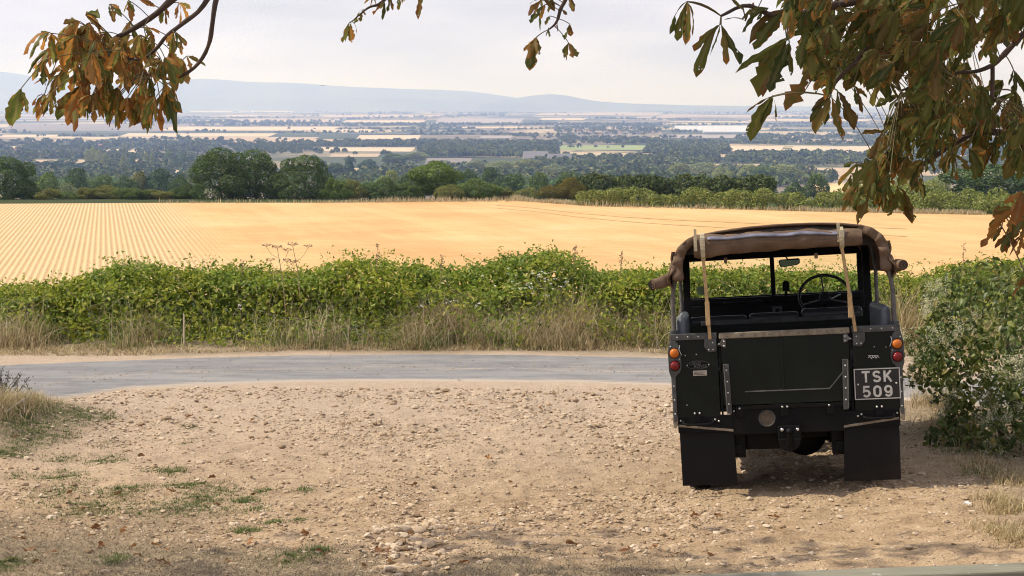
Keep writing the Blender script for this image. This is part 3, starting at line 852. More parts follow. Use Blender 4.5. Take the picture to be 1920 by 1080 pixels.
hm_ = crown_mesh('foliage', L1, 42000, .105, rg, depth=.35, jit=.6)
ho = link('field_hedge', hm_, hl); tag(ho, 'long clipped green hedge along the right far edge of the stubble field', 'hedge')
HP2 = [(p[0] - 1.5, p[1] + 26) for p in HP[:5]]
L2 = [(x, y, z + 0, a, b, c) for x, y, z, a, b, c in bump_row(HP2, 4, 2.7, 110, rg, (.7, 1.15))]
h2 = link('tall_hedge', crown_mesh('foliage', L2, 14000, .20, rg, depth=.3), leaf_mat('tall_hedge_leaf', [(0, (.045, .07, .022)), (.5, (.085, .115, .036)), (1, (.13, .145, .05))], trans=.2, rough=.7, spec=.15))
tag(h2, 'taller dark hedge rising behind the clipped hedge, left part', 'hedge')
HP3 = [(p[0] + 1.5, p[1] + 3) for p in HP[4:]]
L3 = bump_row(HP3, 3, lambda u: 2.4 + .5 * math.sin(u * 7), 90, rg, (.6, 1.0))
h3 = link('bushy_hedge', crown_mesh('foliage', L3, 16000, .12, rg, depth=.35), hl)
tag(h3, 'bushier hedge behind the chestnut leaves at the right end of the field', 'hedge')

# ---------------------------------------------------------------- grass
def blades(P, h, w, lean, rg, segs=3, droop=.5, az=None):
    """curved grass blades: base points P (n,3), heights h"""
    n = len(P)
    a = rg.random(n) * 6.283 if az is None else az
    d = np.stack([np.cos(a), np.sin(a), np.zeros(n)], 1)
    sa = a + 1.57 + rg.normal(size=n) * .5
    sd = np.stack([np.cos(sa), np.sin(sa), np.zeros(n)], 1)
    lv = []
    for k in range(segs + 1):
        u = k / segs
        c = P + d * (lean * h * (u ** 1.8))[:, None] + np.array([0, 0, 1.0]) * (h * (u - droop * lean * u ** 3))[:, None]
        wk = (w * (1 - .88 * u))[:, None] * sd
        lv += [c - wk, c + wk]
    V = np.stack(lv, 1).reshape(-1, 3)
    m = 2 * (segs + 1)
    base = (np.arange(n) * m)[:, None]
    F = np.concatenate([base + np.array([2 * k, 2 * k + 1, 2 * k + 3, 2 * k + 2]) for k in range(segs)], 0)
    return V, F
def ground_pts(x, y): return np.stack([x, y, T(x, y) + micro(x, y)], -1)
dry_mat = leaf_mat('dry_grass', [(0, (.20, .15, .075)), (.3, (.36, .275, .145)), (.6, (.50, .395, .22)), (.85, (.64, .53, .33)), (1, (.17, .19, .06))], trans=.25, rough=.8, spec=.1)
green_mat = leaf_mat('green_grass', [(0, (.085, .11, .034)), (.4, (.14, .17, .055)), (.75, (.20, .22, .085)), (1, (.36, .30, .15))], trans=.25, rough=.8, spec=.1)
rg = np.random.default_rng(21)
# pale grass margin at the far edge of the field
x = []; y = []
for (a, b, n, back) in (((600, 382.5), (1000, 379), 1800, 3.0), ((960, 377.5), (1100, 388), 2200, 2.5), ((1500, 398), (1850, 405), 3800, 2.0), ((300, 383), (600, 382.5), 250, 1.0), ((1100, 388.5), (1500, 398), 900, .8)):
    A_, B_ = on_field(*a), on_field(*b); u = rg.random(n)
    x.append(A_[0] + (B_[0] - A_[0]) * u); y.append(A_[1] + (B_[1] - A_[1]) * u - .6 + back * rg.random(n))
x, y = np.concatenate(x), np.concatenate(y)
V, F = blades(ground_pts(x, y), (.15 + .75 * rg.random(len(x))) * (.4 + .9 * fbm(x * .25, y * .25, 4, 3)), .05 * np.ones(len(x)), .35 * rg.random(len(x)), rg)
tag(link('margin_grass', np_mesh('margin_grass', V, F), leaf_mat('margin_grass', [(0, (.40, .33, .20)), (.6, (.56, .47, .30)), (1, (.26, .24, .11))], trans=.2, rough=.8)), kind='stuff')
# ---------------------------------------------------------------- bramble hedge along the lane
rg = np.random.default_rng(33)
HTOP = np.array([(-300, 545), (-100, 535), (0, 531), (60, 531), (100, 527), (150, 520), (200, 506), (232, 492), (262, 486), (300, 492), (340, 499), (400, 498), (450, 496), (520, 503), (570, 505), (610, 500), (640, 488), (665, 474), (700, 478), (745, 486), (800, 493), (850, 500), (885, 496), (930, 484), (975, 472), (1020, 464), (1045, 468), (1070, 482), (1100, 500), (1150, 505), (1200, 502), (1250, 499), (1300, 502), (1400, 503), (1460, 497), (1520, 503), (1600, 505), (1660, 510), (1720, 512), (1760, 500), (1850, 490), (2000, 480), (2300, 478)], float)
def hedge_top(x):
    px = 960 + FPX * x / (22.6 * cp_ + 4.2 * sp_)
    py = np.interp(px, HTOP[:, 0], HTOP[:, 1])
    return EYE + np.array([ray(960, q)[1] for q in np.atleast_1d(py)]) * 22.4
L = []
xs_ = np.linspace(-11.5, 11.5, 231)
tops = hedge_top(xs_)
for i in range(760):
    x = -11.5 + 23 * rg.random(); u = rg.random()
    tp = float(np.interp(x, xs_, tops))
    # front face rises steeply from the verge, the top is broad
    ang = u * math.pi * .62
    base = float(T(x, 21.3))
    hh = tp - base
    s = .13 + .30 * rg.random() ** 1.5
    z = base + (hh - s * .85) * math.sin(min(ang, math.pi / 2)) ** .9
    y = 20.95 + .95 * (float(fbm(np.array(x * .8), np.array(3.), 8, 3)) - .25) + 1.45 * (1 - math.cos(ang)) / 1.3
    if ang > math.pi / 2: z -= .12 * rg.random()
    L.append((x, y + .12 * rg.normal(), z, s * 1.25, s, s * .85))
for i in range(85):                                            # big mounds standing forward of the rest
    x = -11.5 + 23 * rg.random(); r_ = .30 + .34 * rg.random(); b0 = float(T(x, 21.2)); tp = float(np.interp(x, xs_, tops))
    z = b0 + (tp - b0 - r_ * .8) * rg.random() ** .7
    L.append((x, 21.25 + .3 * rg.normal() + .5 * (z - b0) / (tp - b0), z, r_ * 1.35, r_, r_ * .9))
P, N = lobes_points(L, 125000, rg, depth=.45)
dm = fbm(P[:, 0] * 1.1, P[:, 2] * 1.5, 61, 3)
k = (P[:, 2] > T(P[:, 0], P[:, 1]) + .02) & (P[:, 1] < 24)
P, N = P[k], N[k]
N = unit(N + .75 * rg.normal(size=N.shape) + np.array([0, 0, .35]))
hv, hf = leaf_quads(P, N, .022 + .036 * rg.random(len(P)) ** 1.6, rg, .46, .25)
bramble = leaf_mat('bramble_leaf', [(0, (.060, .10, .014)), (.3, (.14, .22, .026)), (.6, (.235, .32, .040)), (.85, (.34, .41, .066)), (.97, (.40, .40, .12)), (1, (.30, .27, .10))], trans=.42, rough=.5, spec=.3, patch=(1.1, (1.28, 1.08, .85)))
hroot = empty('bramble_hedge', (0, 21.8, float(T(0, 21.8)))); tag(hroot, 'overgrown green bramble hedge running between the lane and the stubble field', 'hedge')
def child_mesh(name, V, F, mat, root, off):
    o = link(name, np_mesh(name, np.asarray(V) - np.array(off), F), mat, root); return o
off = np.array(hroot.location)
child_mesh('foliage', hv, hf, bramble, hroot, off)
# dense inside of the hedge
n = 26000
x = -11.5 + 23 * rg.random(n); tp = np.interp(x, xs_, tops); b0 = T(x, 21.6 + 0 * x)
zz = b0 + (tp - .12 - b0) * rg.random(n) ** .8
Pi = np.stack([x, 21.75 + .9 * rg.random(n) + .35 * (zz - b0), zz], -1)
iv, if_ = leaf_quads(Pi, unit(rg.normal(size=Pi.shape)), .045 + .03 * rg.random(n), rg, .6, .2)
child_mesh('inner_foliage', iv, if_, bramble, hroot, off)
# soft top shoots sticking out of the hedge
n = 1500
x = -11 + 22 * rg.random(n); tp = np.interp(x, xs_, tops)
Pb = np.stack([x, 21.5 + 1.3 * rg.random(n), tp - .22], -1)
ln = .16 + .22 * rg.random(n) ** 2
az = rg.random(n) * 6.28
Pp, Nn = [], []
for q in range(8):
    f = (q + .5) / 8
    c = Pb + np.stack([np.cos(az) * ln * .8 * f ** 1.5, np.sin(az) * ln * .8 * f ** 1.5, ln * 1.5 * (f - .35 * f * f)], -1)
    Pp.append(c + .018 * rg.normal(size=c.shape)); Nn.append(unit(rg.normal(size=c.shape) + np.array([0, 0, .8])))
sv, sf = leaf_quads(np.concatenate(Pp), np.concatenate(Nn), .018 + .018 * rg.random(n * 8), rg, .5, .2)
child_mesh('shoots', sv, sf, bramble, hroot, off)
cane_mat = paint('dry cane', (.33, .27, .20), .9, var=.3)
for i in range(70):
    x = -9 + 18 * rg.random(); tp = float(np.interp(x, xs_, tops)); a = (rg.random() - .5) * 2
    b = np.array([x, 21.3, float(T(x, 21.3)) + .25])
    e = np.array([x + a * .9, 21.0 + .5 * rg.random(), tp - .35 * rg.random() - .05])
    m_ = (b + e) / 2 + np.array([a * .1, -.15, .28])
    pts = [(1 - u) ** 2 * b + 2 * u * (1 - u) * m_ + u * u * e for u in np.linspace(0, 1, 7)]
    MB().tube(np.array(pts) - off, [.006 - .0008 * j for j in range(7)], 5).build('cane', cane_mat, hroot)

# dead stalks and grass in front of it
def verge_strip(n, x0, x1, y0, y1):
    return x0 + (x1 - x0) * rg.random(n), y0 + (y1 - y0) * rg.random(n)
def grassy(x, y):
    """where the verge is grass rather than bramble down to the ground"""
    return np.interp(960 + FPX * x / 21.2, [-300, 80, 135, 215, 240, 300, 345, 480, 540, 620, 680, 745, 790, 1100, 1160, 1240, 1700, 2200], [1, 1, .10, .12, .75, .65, .12, .10, .5, .75, .25, .2, 1, 1, .45, .9, 1, .8]) * (.55 + .9 * fbm(x * 2.3, y * .4, 58, 2))
X_, Y_, H_ = [], [], []
for px0, px1, n, h0, h1 in ((-120, 120, 2400, .15, .50), (120, 230, 500, .1, .30), (230, 330, 1300, .15, .62), (330, 560, 700, .08, .24), (520, 700, 1700, .2, .72), (640, 740, 500, .1, .4), (740, 880, 3000, .3, .70), (860, 1110, 3600, .25, .66), (1110, 1280, 2600, .25, .9), (1280, 1660, 2600, .2, .7), (1660, 1790, 2800, .35, 1.05), (1790, 2100, 1200, .2, .6)):
    x0, x1 = (px0 - 960) / FPX * 20.9, (px1 - 960) / FPX * 20.9
    x, y = verge_strip(n, x0, x1, 20.15, 21.35)
    cl = fbm(x * 2.2, y * 2.0, 55, 3)
    g_ = grassy(x, y); k = (cl > .42) & (rg.random(n) < .85 * g_)
    x, y, cl, g_ = x[k], y[k], cl[k], g_[k]
    X_.append(x); Y_.append(y); H_.append((h0 + (h1 - h0) * rg.random(len(x)) ** 1.3) * (.65 + 1.1 * (cl - .4) * 2) * (.35 + .75 * g_))
x, y, h = np.concatenate(X_), np.concatenate(Y_), np.concatenate(H_)
h = h * (.45 + .55 * sst(20.1, 20.8, y))
V, F = blades(ground_pts(x, y), h, .0035 + .004 * rg.random(len(x)), .25 + .9 * rg.random(len(x)) ** 1.7, rg, 4, .55)
nt = 5200
xt = -9.5 + 19 * rg.random(nt); yt = 20.35 + .8 * rg.random(nt); kt = (fbm(xt * 1.1, yt, 57, 3) > .40) & (rg.random(nt) < grassy(xt, yt)); xt, yt = xt[kt], yt[kt]
Vt, Ft = blades(ground_pts(xt, yt), .40 + .60 * rg.random(len(xt)) ** 1.4, .0024 + .002 * rg.random(len(xt)), .15 + 1.4 * rg.random(len(xt)) ** 1.3, rg, 5, .5)
tag(link('tall_straw_grass', np_mesh('tall_straw_grass', Vt, Ft), leaf_mat('tall_straw', [(0, (.40, .31, .17)), (.5, (.60, .50, .31)), (1, (.74, .66, .47))], trans=.2, rough=.8)), kind='stuff')
xv, yv = verge_strip(14000, -9.5, 9.5, 20.1, 21.3); kv = (fbm(xv * 1.6, yv * 2.2, 59, 3) > .5) & (rg.random(14000) < .25 + .8 * grassy(xv, yv)); xv, yv = xv[kv], yv[kv]; nv_ = len(xv)
V2, F2 = blades(ground_pts(xv, yv), (.06 + .40 * rg.random(nv_) ** 1.5) * (.5 + .9 * fbm(xv * 1.2, yv, 60, 2)), .004 + .003 * rg.random(nv_), .4 + 1.0 * rg.random(nv_), rg, 3, .5)
tag(link('verge_grass', np_mesh('verge_grass', V, F), dry_mat), kind='stuff')
tag(link('green_verge_grass', np_mesh('green_verge_grass', V2, F2), green_mat), kind='stuff')
xl, yl = verge_strip(15000, -9.8, 9.8, 19.55, 20.7)
edge = np.interp(xl, LANE_F[0], LANE_F[1])
k = (yl > edge + .30 + .35 * fbm(xl * 2, yl * 2, 5, 3)) & (fbm(xl * 1.7, yl * 1.7, 66, 3) > .36)
V, F = blades(ground_pts(xl[k], yl[k]), .03 + .09 * rg.random(k.sum()), .004 + .004 * rg.random(k.sum()), .6 + 1.1 * rg.random(k.sum()), rg, 2, .4)
tag(link('short_verge_grass', np_mesh('short_verge_grass', V, F), dry_mat), kind='stuff')
# low leafy plants creeping out of the hedge foot
x = -9.5 + 19 * rg.random(9000); y = 20.35 + .8 * rg.random(9000) ** .6
k = (fbm(x * 1.4, y * 1.6, 69, 3) > .47)
x, y = x[k], y[k]; hgt = .28 * rg.random(len(x)) * (.3 + sst(20.3, 21.0, y))
P = ground_pts(x, y) + np.stack([0 * x, 0 * x, hgt], -1)
V, F = leaf_quads(P, unit(rg.normal(size=P.shape) * .6 + np.array([0, -.25, 1])), .022 + .026 * rg.random(len(P)), rg, .5, .2)
child_mesh('low_foliage', V, F, bramble, hroot, off)
# little white flowers in the verge
fp = []
for cx, cy, w, hgt, n in ((980, 535, 60, 26, 34), (830, 565, 26, 8, 12), (1030, 520, 40, 12, 12), (900, 570, 14, 6, 6), (790, 575, 10, 6, 5), (1225, 612, 6, 4, 3), (450, 572, 5, 4, 3)):
    for _ in range(n):
        fp.append(at(cx + w * rg.normal() * .6, cy + hgt * rg.normal() * .6, 20.75 + .2 * rg.random()))
fp = np.array(fp)
P = np.repeat(fp, 6, 0) + rg.normal(size=(len(fp) * 6, 3)) * np.array([.012, .012, .005])
V, F = leaf_quads(P, unit(rg.normal(size=P.shape) * .35 + np.array([0, -.4, 1])), .0055 + .004 * rg.random(len(P)), rg, .9, .05)
stv, stf = blades(fp - np.array([0, 0, .35]), np.full(len(fp), .35), np.full(len(fp), .0025), np.full(len(fp), .02), rg, 2, 0)
wf = np_mesh('white_wildflowers', np.concatenate([V, stv]), [F, stf + len(V)], mat_idx=np.concatenate([np.zeros(len(F)), np.ones(len(stf))]))
tag(link('white_wildflowers', wf, [leaf_mat('white petal', [(0, (.62, .62, .58)), (1, (.8, .8, .76))], trans=.2), green_mat]), kind='stuff')

# dried umbel plants and dock stems standing up out of the hedge
stalk_mat = paint('dead stalk', (.30, .22, .14), .9, var=.3)
seed_mat = leaf_mat('seed head', [(0, (.12, .075, .04)), (1, (.30, .21, .12))], trans=.1)
def seed_head(P, root):
    P = np.array(P); V, F = leaf_quads(P, unit(rg.normal(size=P.shape)), .007 + .004 * rg.random(len(P)), rg, .7)
    link('seed_head', np_mesh('seed_head', V, F), seed_mat, root)
def dried_umbel(px, top, base, lean, label, heads):
    p = at(px, base, 21.0); q = at(px + lean, top, 21.0)
    root = empty('dried_hogweed', p); tag(root, label, 'dried plant', 'dried hogweed plants in the hedge')
    d = q - p; mb = MB(); P = []
    mb.tube([d * 0, d * .5 + np.array([.02, 0, 0]), d], [.008, .006, .004], 6)
    for k in range(heads):
        u = .45 + .5 * k / heads; b = d * u; a = rg.random() * 6.28; s = 1 if k % 2 else -1
        e = b + np.array([s * (.10 + .10 * rg.random()), .05 * rg.normal(), .14 + .08 * rg.random()])
        mb.tube([b, (b + e) / 2 + np.array([s * .02, 0, -.02]), e], .003, 5)
        P = []
        for r_ in range(11):
            t_ = e + np.array([.055 * math.cos(r_ * .57 * 2), .055 * math.sin(r_ * .57 * 2), .03]); mb.tube([e, t_], .0014, 4); P += [t_ + rg.normal(size=3) * .008 for _ in range(4)]
        seed_head(P, root)
    e = d; P = []
    for r_ in range(14):
        t_ = e + np.array([.07 * math.cos(r_ * .45), .07 * math.sin(r_ * .45), .035]); mb.tube([e, t_], .0014, 4); P += [t_ + rg.normal(size=3) * .01 for _ in range(4)]
    mb.build('stalk', stalk_mat, root)
    seed_head(P, root)
dried_umbel(536, 466, 590, -16, 'dried brown hogweed with several seed heads, the left and bushier of two above the hedge', 5)
dried_umbel(563, 462, 560, -14, 'single stalked dried hogweed, the right and taller of two above the hedge', 2)
def dock(px, top, base, label):
    p = at(px, base, 21.6); q = at(px + 3, top, 21.6); d = q - p
    root = empty('dock_stem', p); tag(root, label, 'dried plant', 'dock stems poking out of the hedge')
    mb = MB(); mb.tube([d * 0, d * .5, d], [.005, .004, .002], 5); mb.build('stalk', stalk_mat, root)
    u = .45 + .55 * rg.random(46); P = d[None] * u[:, None] + rg.normal(size=(46, 3)) * np.array([.018, .018, .01])
    V, F = leaf_quads(P, unit(rg.normal(size=P.shape)), .010 + .008 * rg.random(46), rg, .6)
    link('seed_head', np_mesh('seed_head', V, F), seed_mat, root)
dock(705, 457, 520, 'thin dock stem sticking up above the hedge right of the middle hogweed gap')
dock(453, 487, 530, 'dark seeded dock stem poking up from the hedge below the field rows')
dock(1076, 460, 505, 'dock stem with scattered seeds on the right shoulder of the highest hedge mound')
dock(1163, 472, 520, 'lone upright dock stem just left of the parked vehicle')
dock(826, 478, 530, 'thin dock stem between the two high hedge mounds')
dock(1805, 455, 520, 'dock stem rising beside the reddish chestnut spray at right')
# pale broken stake in the verge
p = at(345, 641, 20.55); q = at(345, 590, 20.55)
mb = MB(); mb.tube([(0, 0, -.03), (.004, 0, .2), q - p], [.013, .012, .010], 7); mb.add([(-.008, 0, q[2] - p[2]), (.008, 0, q[2] - p[2]), (.004, .006, q[2] - p[2] + .035)], [(0, 1, 2)])
st_ = mb.build('broken_stake', paint('bleached wood', (.55, .46, .34), .85, var=.3, scale=30)); st_.location = p
tag(st_, 'pale broken wooden stake standing in the verge grass at left', 'stake')

# ---------------------------------------------------------------- clematis covered bush at the right
rg = np.random.default_rng(44)
cl = [(4.35, 12.9, .55, .85, .8, .85), (4.75, 12.1, .75, .95, .9, .95), (4.1, 12.6, .25, .55, .5, .55), (3.98, 12.0, .05, .45, .45, .42), (4.45, 11.5, .35, .75, .7, .75), (5.1, 11.2, .9, .9, .9, 1.0),
      (5.6, 12.4, 1.1, 1.2, 1.0, .95), (4.75, 10.7, .35, .75, .75, .75), (4.25, 11.0, .0, .40, .45, .35), (5.3, 10.1, .6, .9, .9, .9), (5.0, 9.6, .15, .6, .6, .55), (6.4, 11.0, 1.3, 1.3, 1.3, 1.2), (4.35, 13.4, .9, .5, .5, .55), (6.2, 9.2, .7, 1.2, 1.0, 1.1), (7.4, 12.5, 1.2, 1.5, 1.2, 1.2), (4.6, 10.2, .1, .4, .4, .35)]
L = []
for (x, y, z, a, b, c) in cl:
    L.append((x, y, z, a * .82, b * .82, c * .82))
    for k in range(int(26 * a)):
        d = unit(rg.normal(size=3)); d[2] = abs(d[2]) - .35; s = .13 + .14 * rg.random()
        L.append((x + d[0] * a * .88, y + d[1] * b * .88, z + d[2] * c * .88, s * 1.1, s * 1.1, s))
P, N = lobes_points(L, 40000, rg, depth=.5)
k = P[:, 2] > T(P[:, 0], P[:, 1]) + .01
P, N = P[k], N[k]
N = unit(N + .7 * rg.normal(size=N.shape) + np.array([0, 0, .25]))
def leaf6(P, Nrm, size, rg, hang=.6):
    """pointed oval leaves folded along the midrib, six points each, tips drooping"""
    n = len(P); t = unit(np.cross(Nrm, unit(rg.normal(size=(n, 3))))); t = unit(t + np.array([0, 0, -hang])); b = unit(np.cross(Nrm, t)); nn = np.cross(t, b)
    s = (size * np.ones(n))[:, None]; w = s * (.42 + .12 * rg.random((n, 1)))
    base, m1, tip = P - t * s * .2, P + t * s * .7 - nn * s * .08, P + t * s * 1.6 - nn * s * .3
    l1, r1 = P + t * s * .25 + b * w + nn * s * .14, P + t * s * .25 - b * w + nn * s * .14
    l2, r2 = P + t * s * .95 + b * w * .72 + nn * s * .02, P + t * s * .95 - b * w * .72 + nn * s * .02
    V = np.stack([base, l1, l2, tip, r2, r1, m1], 1).reshape(-1, 3)
    i = (np.arange(n) * 7)[:, None]
    F = np.concatenate([i + np.array([0, 6, 2, 1]), i + np.array([0, 5, 4, 6])], 0); F3 = np.concatenate([i + np.array([6, 3, 2]), i + np.array([6, 4, 3])], 0)
    return V, [F, F3]
V, F = leaf6(P, N, .022 + .030 * rg.random(len(P)) ** 1.5, rg)
croot = empty('clematis_bush', (4.8, 11.5, float(T(4.8, 11.5)))); off = np.array(croot.location)
tag(croot, 'leafy bush hung with creamy clematis seed heads beside the vehicle at right', 'bush')
ivy = leaf_mat('clematis_leaf', [(0, (.034, .060, .016)), (.4, (.080, .12, .028)), (.75, (.115, .16, .038)), (.95, (.185, .22, .065)), (1, (.27, .23, .09))], trans=.32, rough=.42, spec=.4, patch=(1.6, (1.35, 1.15, .8)))
child_mesh('foliage', V, F, ivy, croot, off)
# fluffy flower clusters on the side that faces the lane
D_ = P - np.array([4.8, 11.5, .3])
cand_i = np.where((N[:, 1] < .3) & (fbm(P[:, 0] * 1.9 + P[:, 1] * .5, P[:, 2] * 1.9 + P[:, 1], 17, 3) > .55))[0]
seeds = P[rg.choice(cand_i, 95, replace=False)]
dmin = np.min(np.linalg.norm(P[:, None] - seeds[None], axis=2), axis=1)
near_i = np.where((dmin < .13) & (N[:, 1] < .5))[0]
pick_ = rg.choice(near_i, min(820, len(near_i)), replace=False)
C = P[pick_] + N[pick_] * .03
out = unit(C - np.array([5.2, 12.2, .3]))
C = C + out * .05
Q = np.repeat(C, 46, 0) + rg.normal(size=(len(C) * 46, 3)) * .022
V, F = leaf_quads(Q, unit(rg.normal(size=Q.shape) + np.array([-.2, -.2, .5])), .0042 + .0035 * rg.random(len(Q)), rg, .45, .1)
child_mesh('flower_clusters', V, F, leaf_mat('clematis_fluff', [(0, (.46, .45, .28)), (.5, (.64, .61, .42)), (1, (.80, .76, .58))], trans=.3, rough=.9), croot, off)
for (x, y, z, a, b, c) in cl[:12]:
    MB().tube(np.array([(x + .2, y + .2, float(T(x, y)) - .05), (x + .1, y + .1, z * .5), (x, y, z + c * .5)]) - off, [.03, .022, .01], 7).build('stem', bark, croot)
# dry grass at its foot, and on the ground at the right
rg = np.random.default_rng(45)
def px_blades(name, spots, h, mat, wid=.0035, lean=(.3, 1.0), segs=3):
    Xs, Ys, Hs = [], [], []
    for px, py, rx, n, hs in spots:
        c = hit(px, py); r_ = rx * c[1] / FPX
        Xs.append(c[0] + r_ * rg.normal(size=n) * .55); Ys.append(c[1] + r_ * rg.normal(size=n) * .9); Hs.append(h * hs * (.4 + .9 * rg.random(n)))
    x, y, hh = np.concatenate(Xs), np.concatenate(Ys), np.concatenate(Hs)
    V, F = blades(ground_pts(x, y) - np.array([0, 0, .006]), hh, wid * (.6 + .8 * rg.random(len(x))), lean[0] + (lean[1] - lean[0]) * rg.random(len(x)), rg, segs, .5)
    o = link(name, np_mesh(name, V, F), mat); tag(o, kind='stuff'); return o
px_blades('dry_grass_clumps', [(1750, 760, 36, 500, 1.0), (1735, 720, 22, 260, 1.2), (1770, 800, 46, 420, .6), (1830, 840, 50, 420, .5), (1890, 900, 46, 660, .32), (1905, 960, 44, 800, .36), (1880, 1000, 50, 560, .26), (1915, 1020, 44, 560, .32), (1860, 940, 34, 300, .3), (1840, 880, 50, 500, .3), (30, 760, 55, 900, .75), (70, 755, 40, 300, .5), (-20, 770, 60, 500, .8), (1725, 690, 14, 120, 1.3)], .24, dry_mat, .0028)
green_spots = [(67, 822, 40, 420), (22, 854, 38, 560), (122, 821, 24, 110), (115, 863, 30, 130), (202, 865, 38, 260), (37, 893, 26, 140), (111, 895, 44, 380), (322, 887, 26, 180), (290, 884, 26, 60), (122, 917, 60, 260), (230, 926, 50, 420), (344, 913, 40, 320),
    (400, 922, 48, 320), (370, 939, 50, 420), (459, 937, 28, 220), (493, 919, 20, 130), (185, 954, 76, 520), (352, 958, 50, 320), (481, 958, 26, 150), (463, 1000, 28, 170), (513, 985, 15, 110), (559, 978, 18, 110), (548, 1047, 48, 330), (600, 1036, 20, 120),
    (218, 1054, 28, 220), (15, 1069, 34, 320), (75, 772, 80, 1100), (30, 785, 70, 900), (160, 779, 40, 420), (204, 785, 20, 150), (357, 804, 15, 50), (348, 835, 18, 60), (207, 832, 30, 90), (570, 920, 20, 80), (140, 960, 60, 200), (1800, 850, 50, 300), (1850, 890, 40, 260), (1760, 815, 40, 160), (430, 960, 50, 120), (270, 960, 60, 180), (90, 940, 60, 160)]
px_blades('green_grass_tufts', [(a, b, c, int(d * 3.4), .7 + .45 * rg.random()) for a, b, c, d in green_spots], .036, leaf_mat('tuft_grass', [(0, (.050, .075, .022)), (.5, (.095, .135, .038)), (.85, (.15, .19, .065)), (1, (.29, .25, .12))], trans=.2, rough=.8, spec=.1), .0026, (.3, 1.3), 2)
# thatch of short dead grass over the lower left of the forecourt
x = -4.2 + 5.2 * rg.random(150000); y = 6.6 + 8.5 * rg.random(150000) ** 1.4
_, cgv, _ = ground_cover(x, y)
k = rg.random(150000) < cgv * .9 * (y < 10.6) + cgv * .35 * (y >= 10.6)
V, F = blades(ground_pts(x[k], y[k]), .012 + .022 * rg.random(k.sum()), .0015 + .002 * rg.random(k.sum()), .8 + 1.6 * rg.random(k.sum()), rg, 2, .25)
tag(link('dead_grass_thatch', np_mesh('dead_grass_thatch', V, F), leaf_mat('thatch', [(0, (.13, .10, .065)), (.5, (.25, .20, .135)), (.9, (.37, .31, .215)), (1, (.16, .16, .08))], trans=.15, rough=.9, spec=.05)), kind='stuff')
# small dark shrub on the left bank
c = hit(14, 742)
sroot = empty('roadside_shrub', c); tag(sroot, 'small dark spiky shrub on the grassy bank at the left edge by the lane', 'shrub')
mb = MB(); P = []
for i in range(46):
    a = rg.random() * 6.28; el = .5 + 1.0 * rg.random(); ln = .20 + .16 * rg.random()
    d = np.array([math.cos(a) * math.cos(el), math.sin(a) * math.cos(el), math.sin(el)]); b = np.array([-.14 + .18 * rg.normal(), .1 * rg.normal(), -.02])
    mb.tube([b, b + d * ln * .6, b + d * ln + np.array([0, 0, .02])], [.004, .003, .0015], 5)
    for u in np.linspace(.25, 1.05, 26): P.append(b + d * ln * u + rg.normal(size=3) * .016)
mb.build('stems', bark, sroot); P = np.array(P)
V, F = leaf_quads(P, unit(rg.normal(size=P.shape)), .011 + .008 * rg.random(len(P)), rg, .35, .1)
link('foliage', np_mesh('foliage', V, F), leaf_mat('shrub_leaf', [(0, (.035, .045, .028)), (.6, (.075, .085, .05)), (1, (.14, .13, .08))], trans=.15), sroot)
# ---------------------------------------------------------------- the old open-backed off-road vehicle
green = paint('bronze green paint', (.0050, .0074, .0046), .38, var=.3, scale=3, bump=.05, spec=.20, dirt=(.015, .014, .011, .45))
blackp = paint('black chassis paint', (.0042, .0042, .0045), .6, var=.3, scale=6, bump=.15, spec=.15, dirt=(.025, .02, .015, .3))
rubber = paint('rubber', (.0085, .0085, .0098), .62, var=.15, scale=5, bump=.05, spec=.16, dirt=(.036, .030, .023, .45))
galv = paint('galvanised', (.13, .13, .125), .55, metal=.55, var=.35, scale=20, bump=.2, dirt=(.10, .075, .05, .8))
galv_dark = paint('dull galvanised', (.072, .074, .072), .6, metal=.4, var=.4, scale=18, bump=.2, dirt=(.028, .023, .018, .8))
worn = paint('weathered capping', (.22, .185, .135), .75, metal=.2, var=.4, scale=22, bump=.3, dirt=(.09, .065, .04, .9))
steel = paint('bright bolt', (.55, .55, .53), .35, metal=.8, var=.2)
chrome = paint('chrome', (.7, .7, .7), .15, metal=1.0, var=.05)
canvas = paint('brown canvas', (.135, .092, .062), .95, var=.32, scale=7, bump=.8, spec=.05, dirt=(.19, .14, .10, .5))
canvas_in = paint('canvas lining', (.030, .025, .020), .95, var=.2, scale=7)
webbing = paint('webbing strap', (.40, .27, .13), .85, var=.25, scale=40, bump=.4)
buckle_web = paint('pale webbing', (.42, .36, .24), .85, var=.25, scale=40, bump=.4)
vinyl = paint('black vinyl', (.016, .017, .020), .38, var=.2, scale=12, bump=.1)
vinyl_grey = paint('grey vinyl', (.10, .115, .135), .45, var=.2, scale=12, bump=.15)
hoop_mat = paint('hoop paint', (.10, .095, .088), .55, var=.5, scale=25, bump=.1, dirt=(.16, .10, .06, .6))
plate_black = paint('plate black', (.008, .008, .009), .3, var=.1)
silver = paint('plate silver', (.46, .45, .42), .5, metal=.1, var=.12, scale=30)
zip_mat = paint('clear window plastic', (.13, .13, .17), .45, var=.4, scale=9, bump=.2)
def lens(name, c):
    t = NT(name); t.col(c); t.set(Roughness=.12, Specular_IOR_Level=.6, Transmission_Weight=.25, IOR=1.4)
    v = t.N('TexVoronoi', Scale=160.0); t.bump(v.outputs['Distance'], .3, .003); return t.m
amber = lens('amber lens', (.66, .17, .012)); redl = lens('red lens', (.20, .006, .008)); clear_l = lens('clear lens', (.8, .8, .8))
t = NT('window glass'); t.n.remove(t.b)
tr = t.N('BsdfTransparent', Color=(.90, .93, .91, 1)); gl = t.N('BsdfGlossy', Roughness=.03); lw = t.N('LayerWeight', Blend=.12)
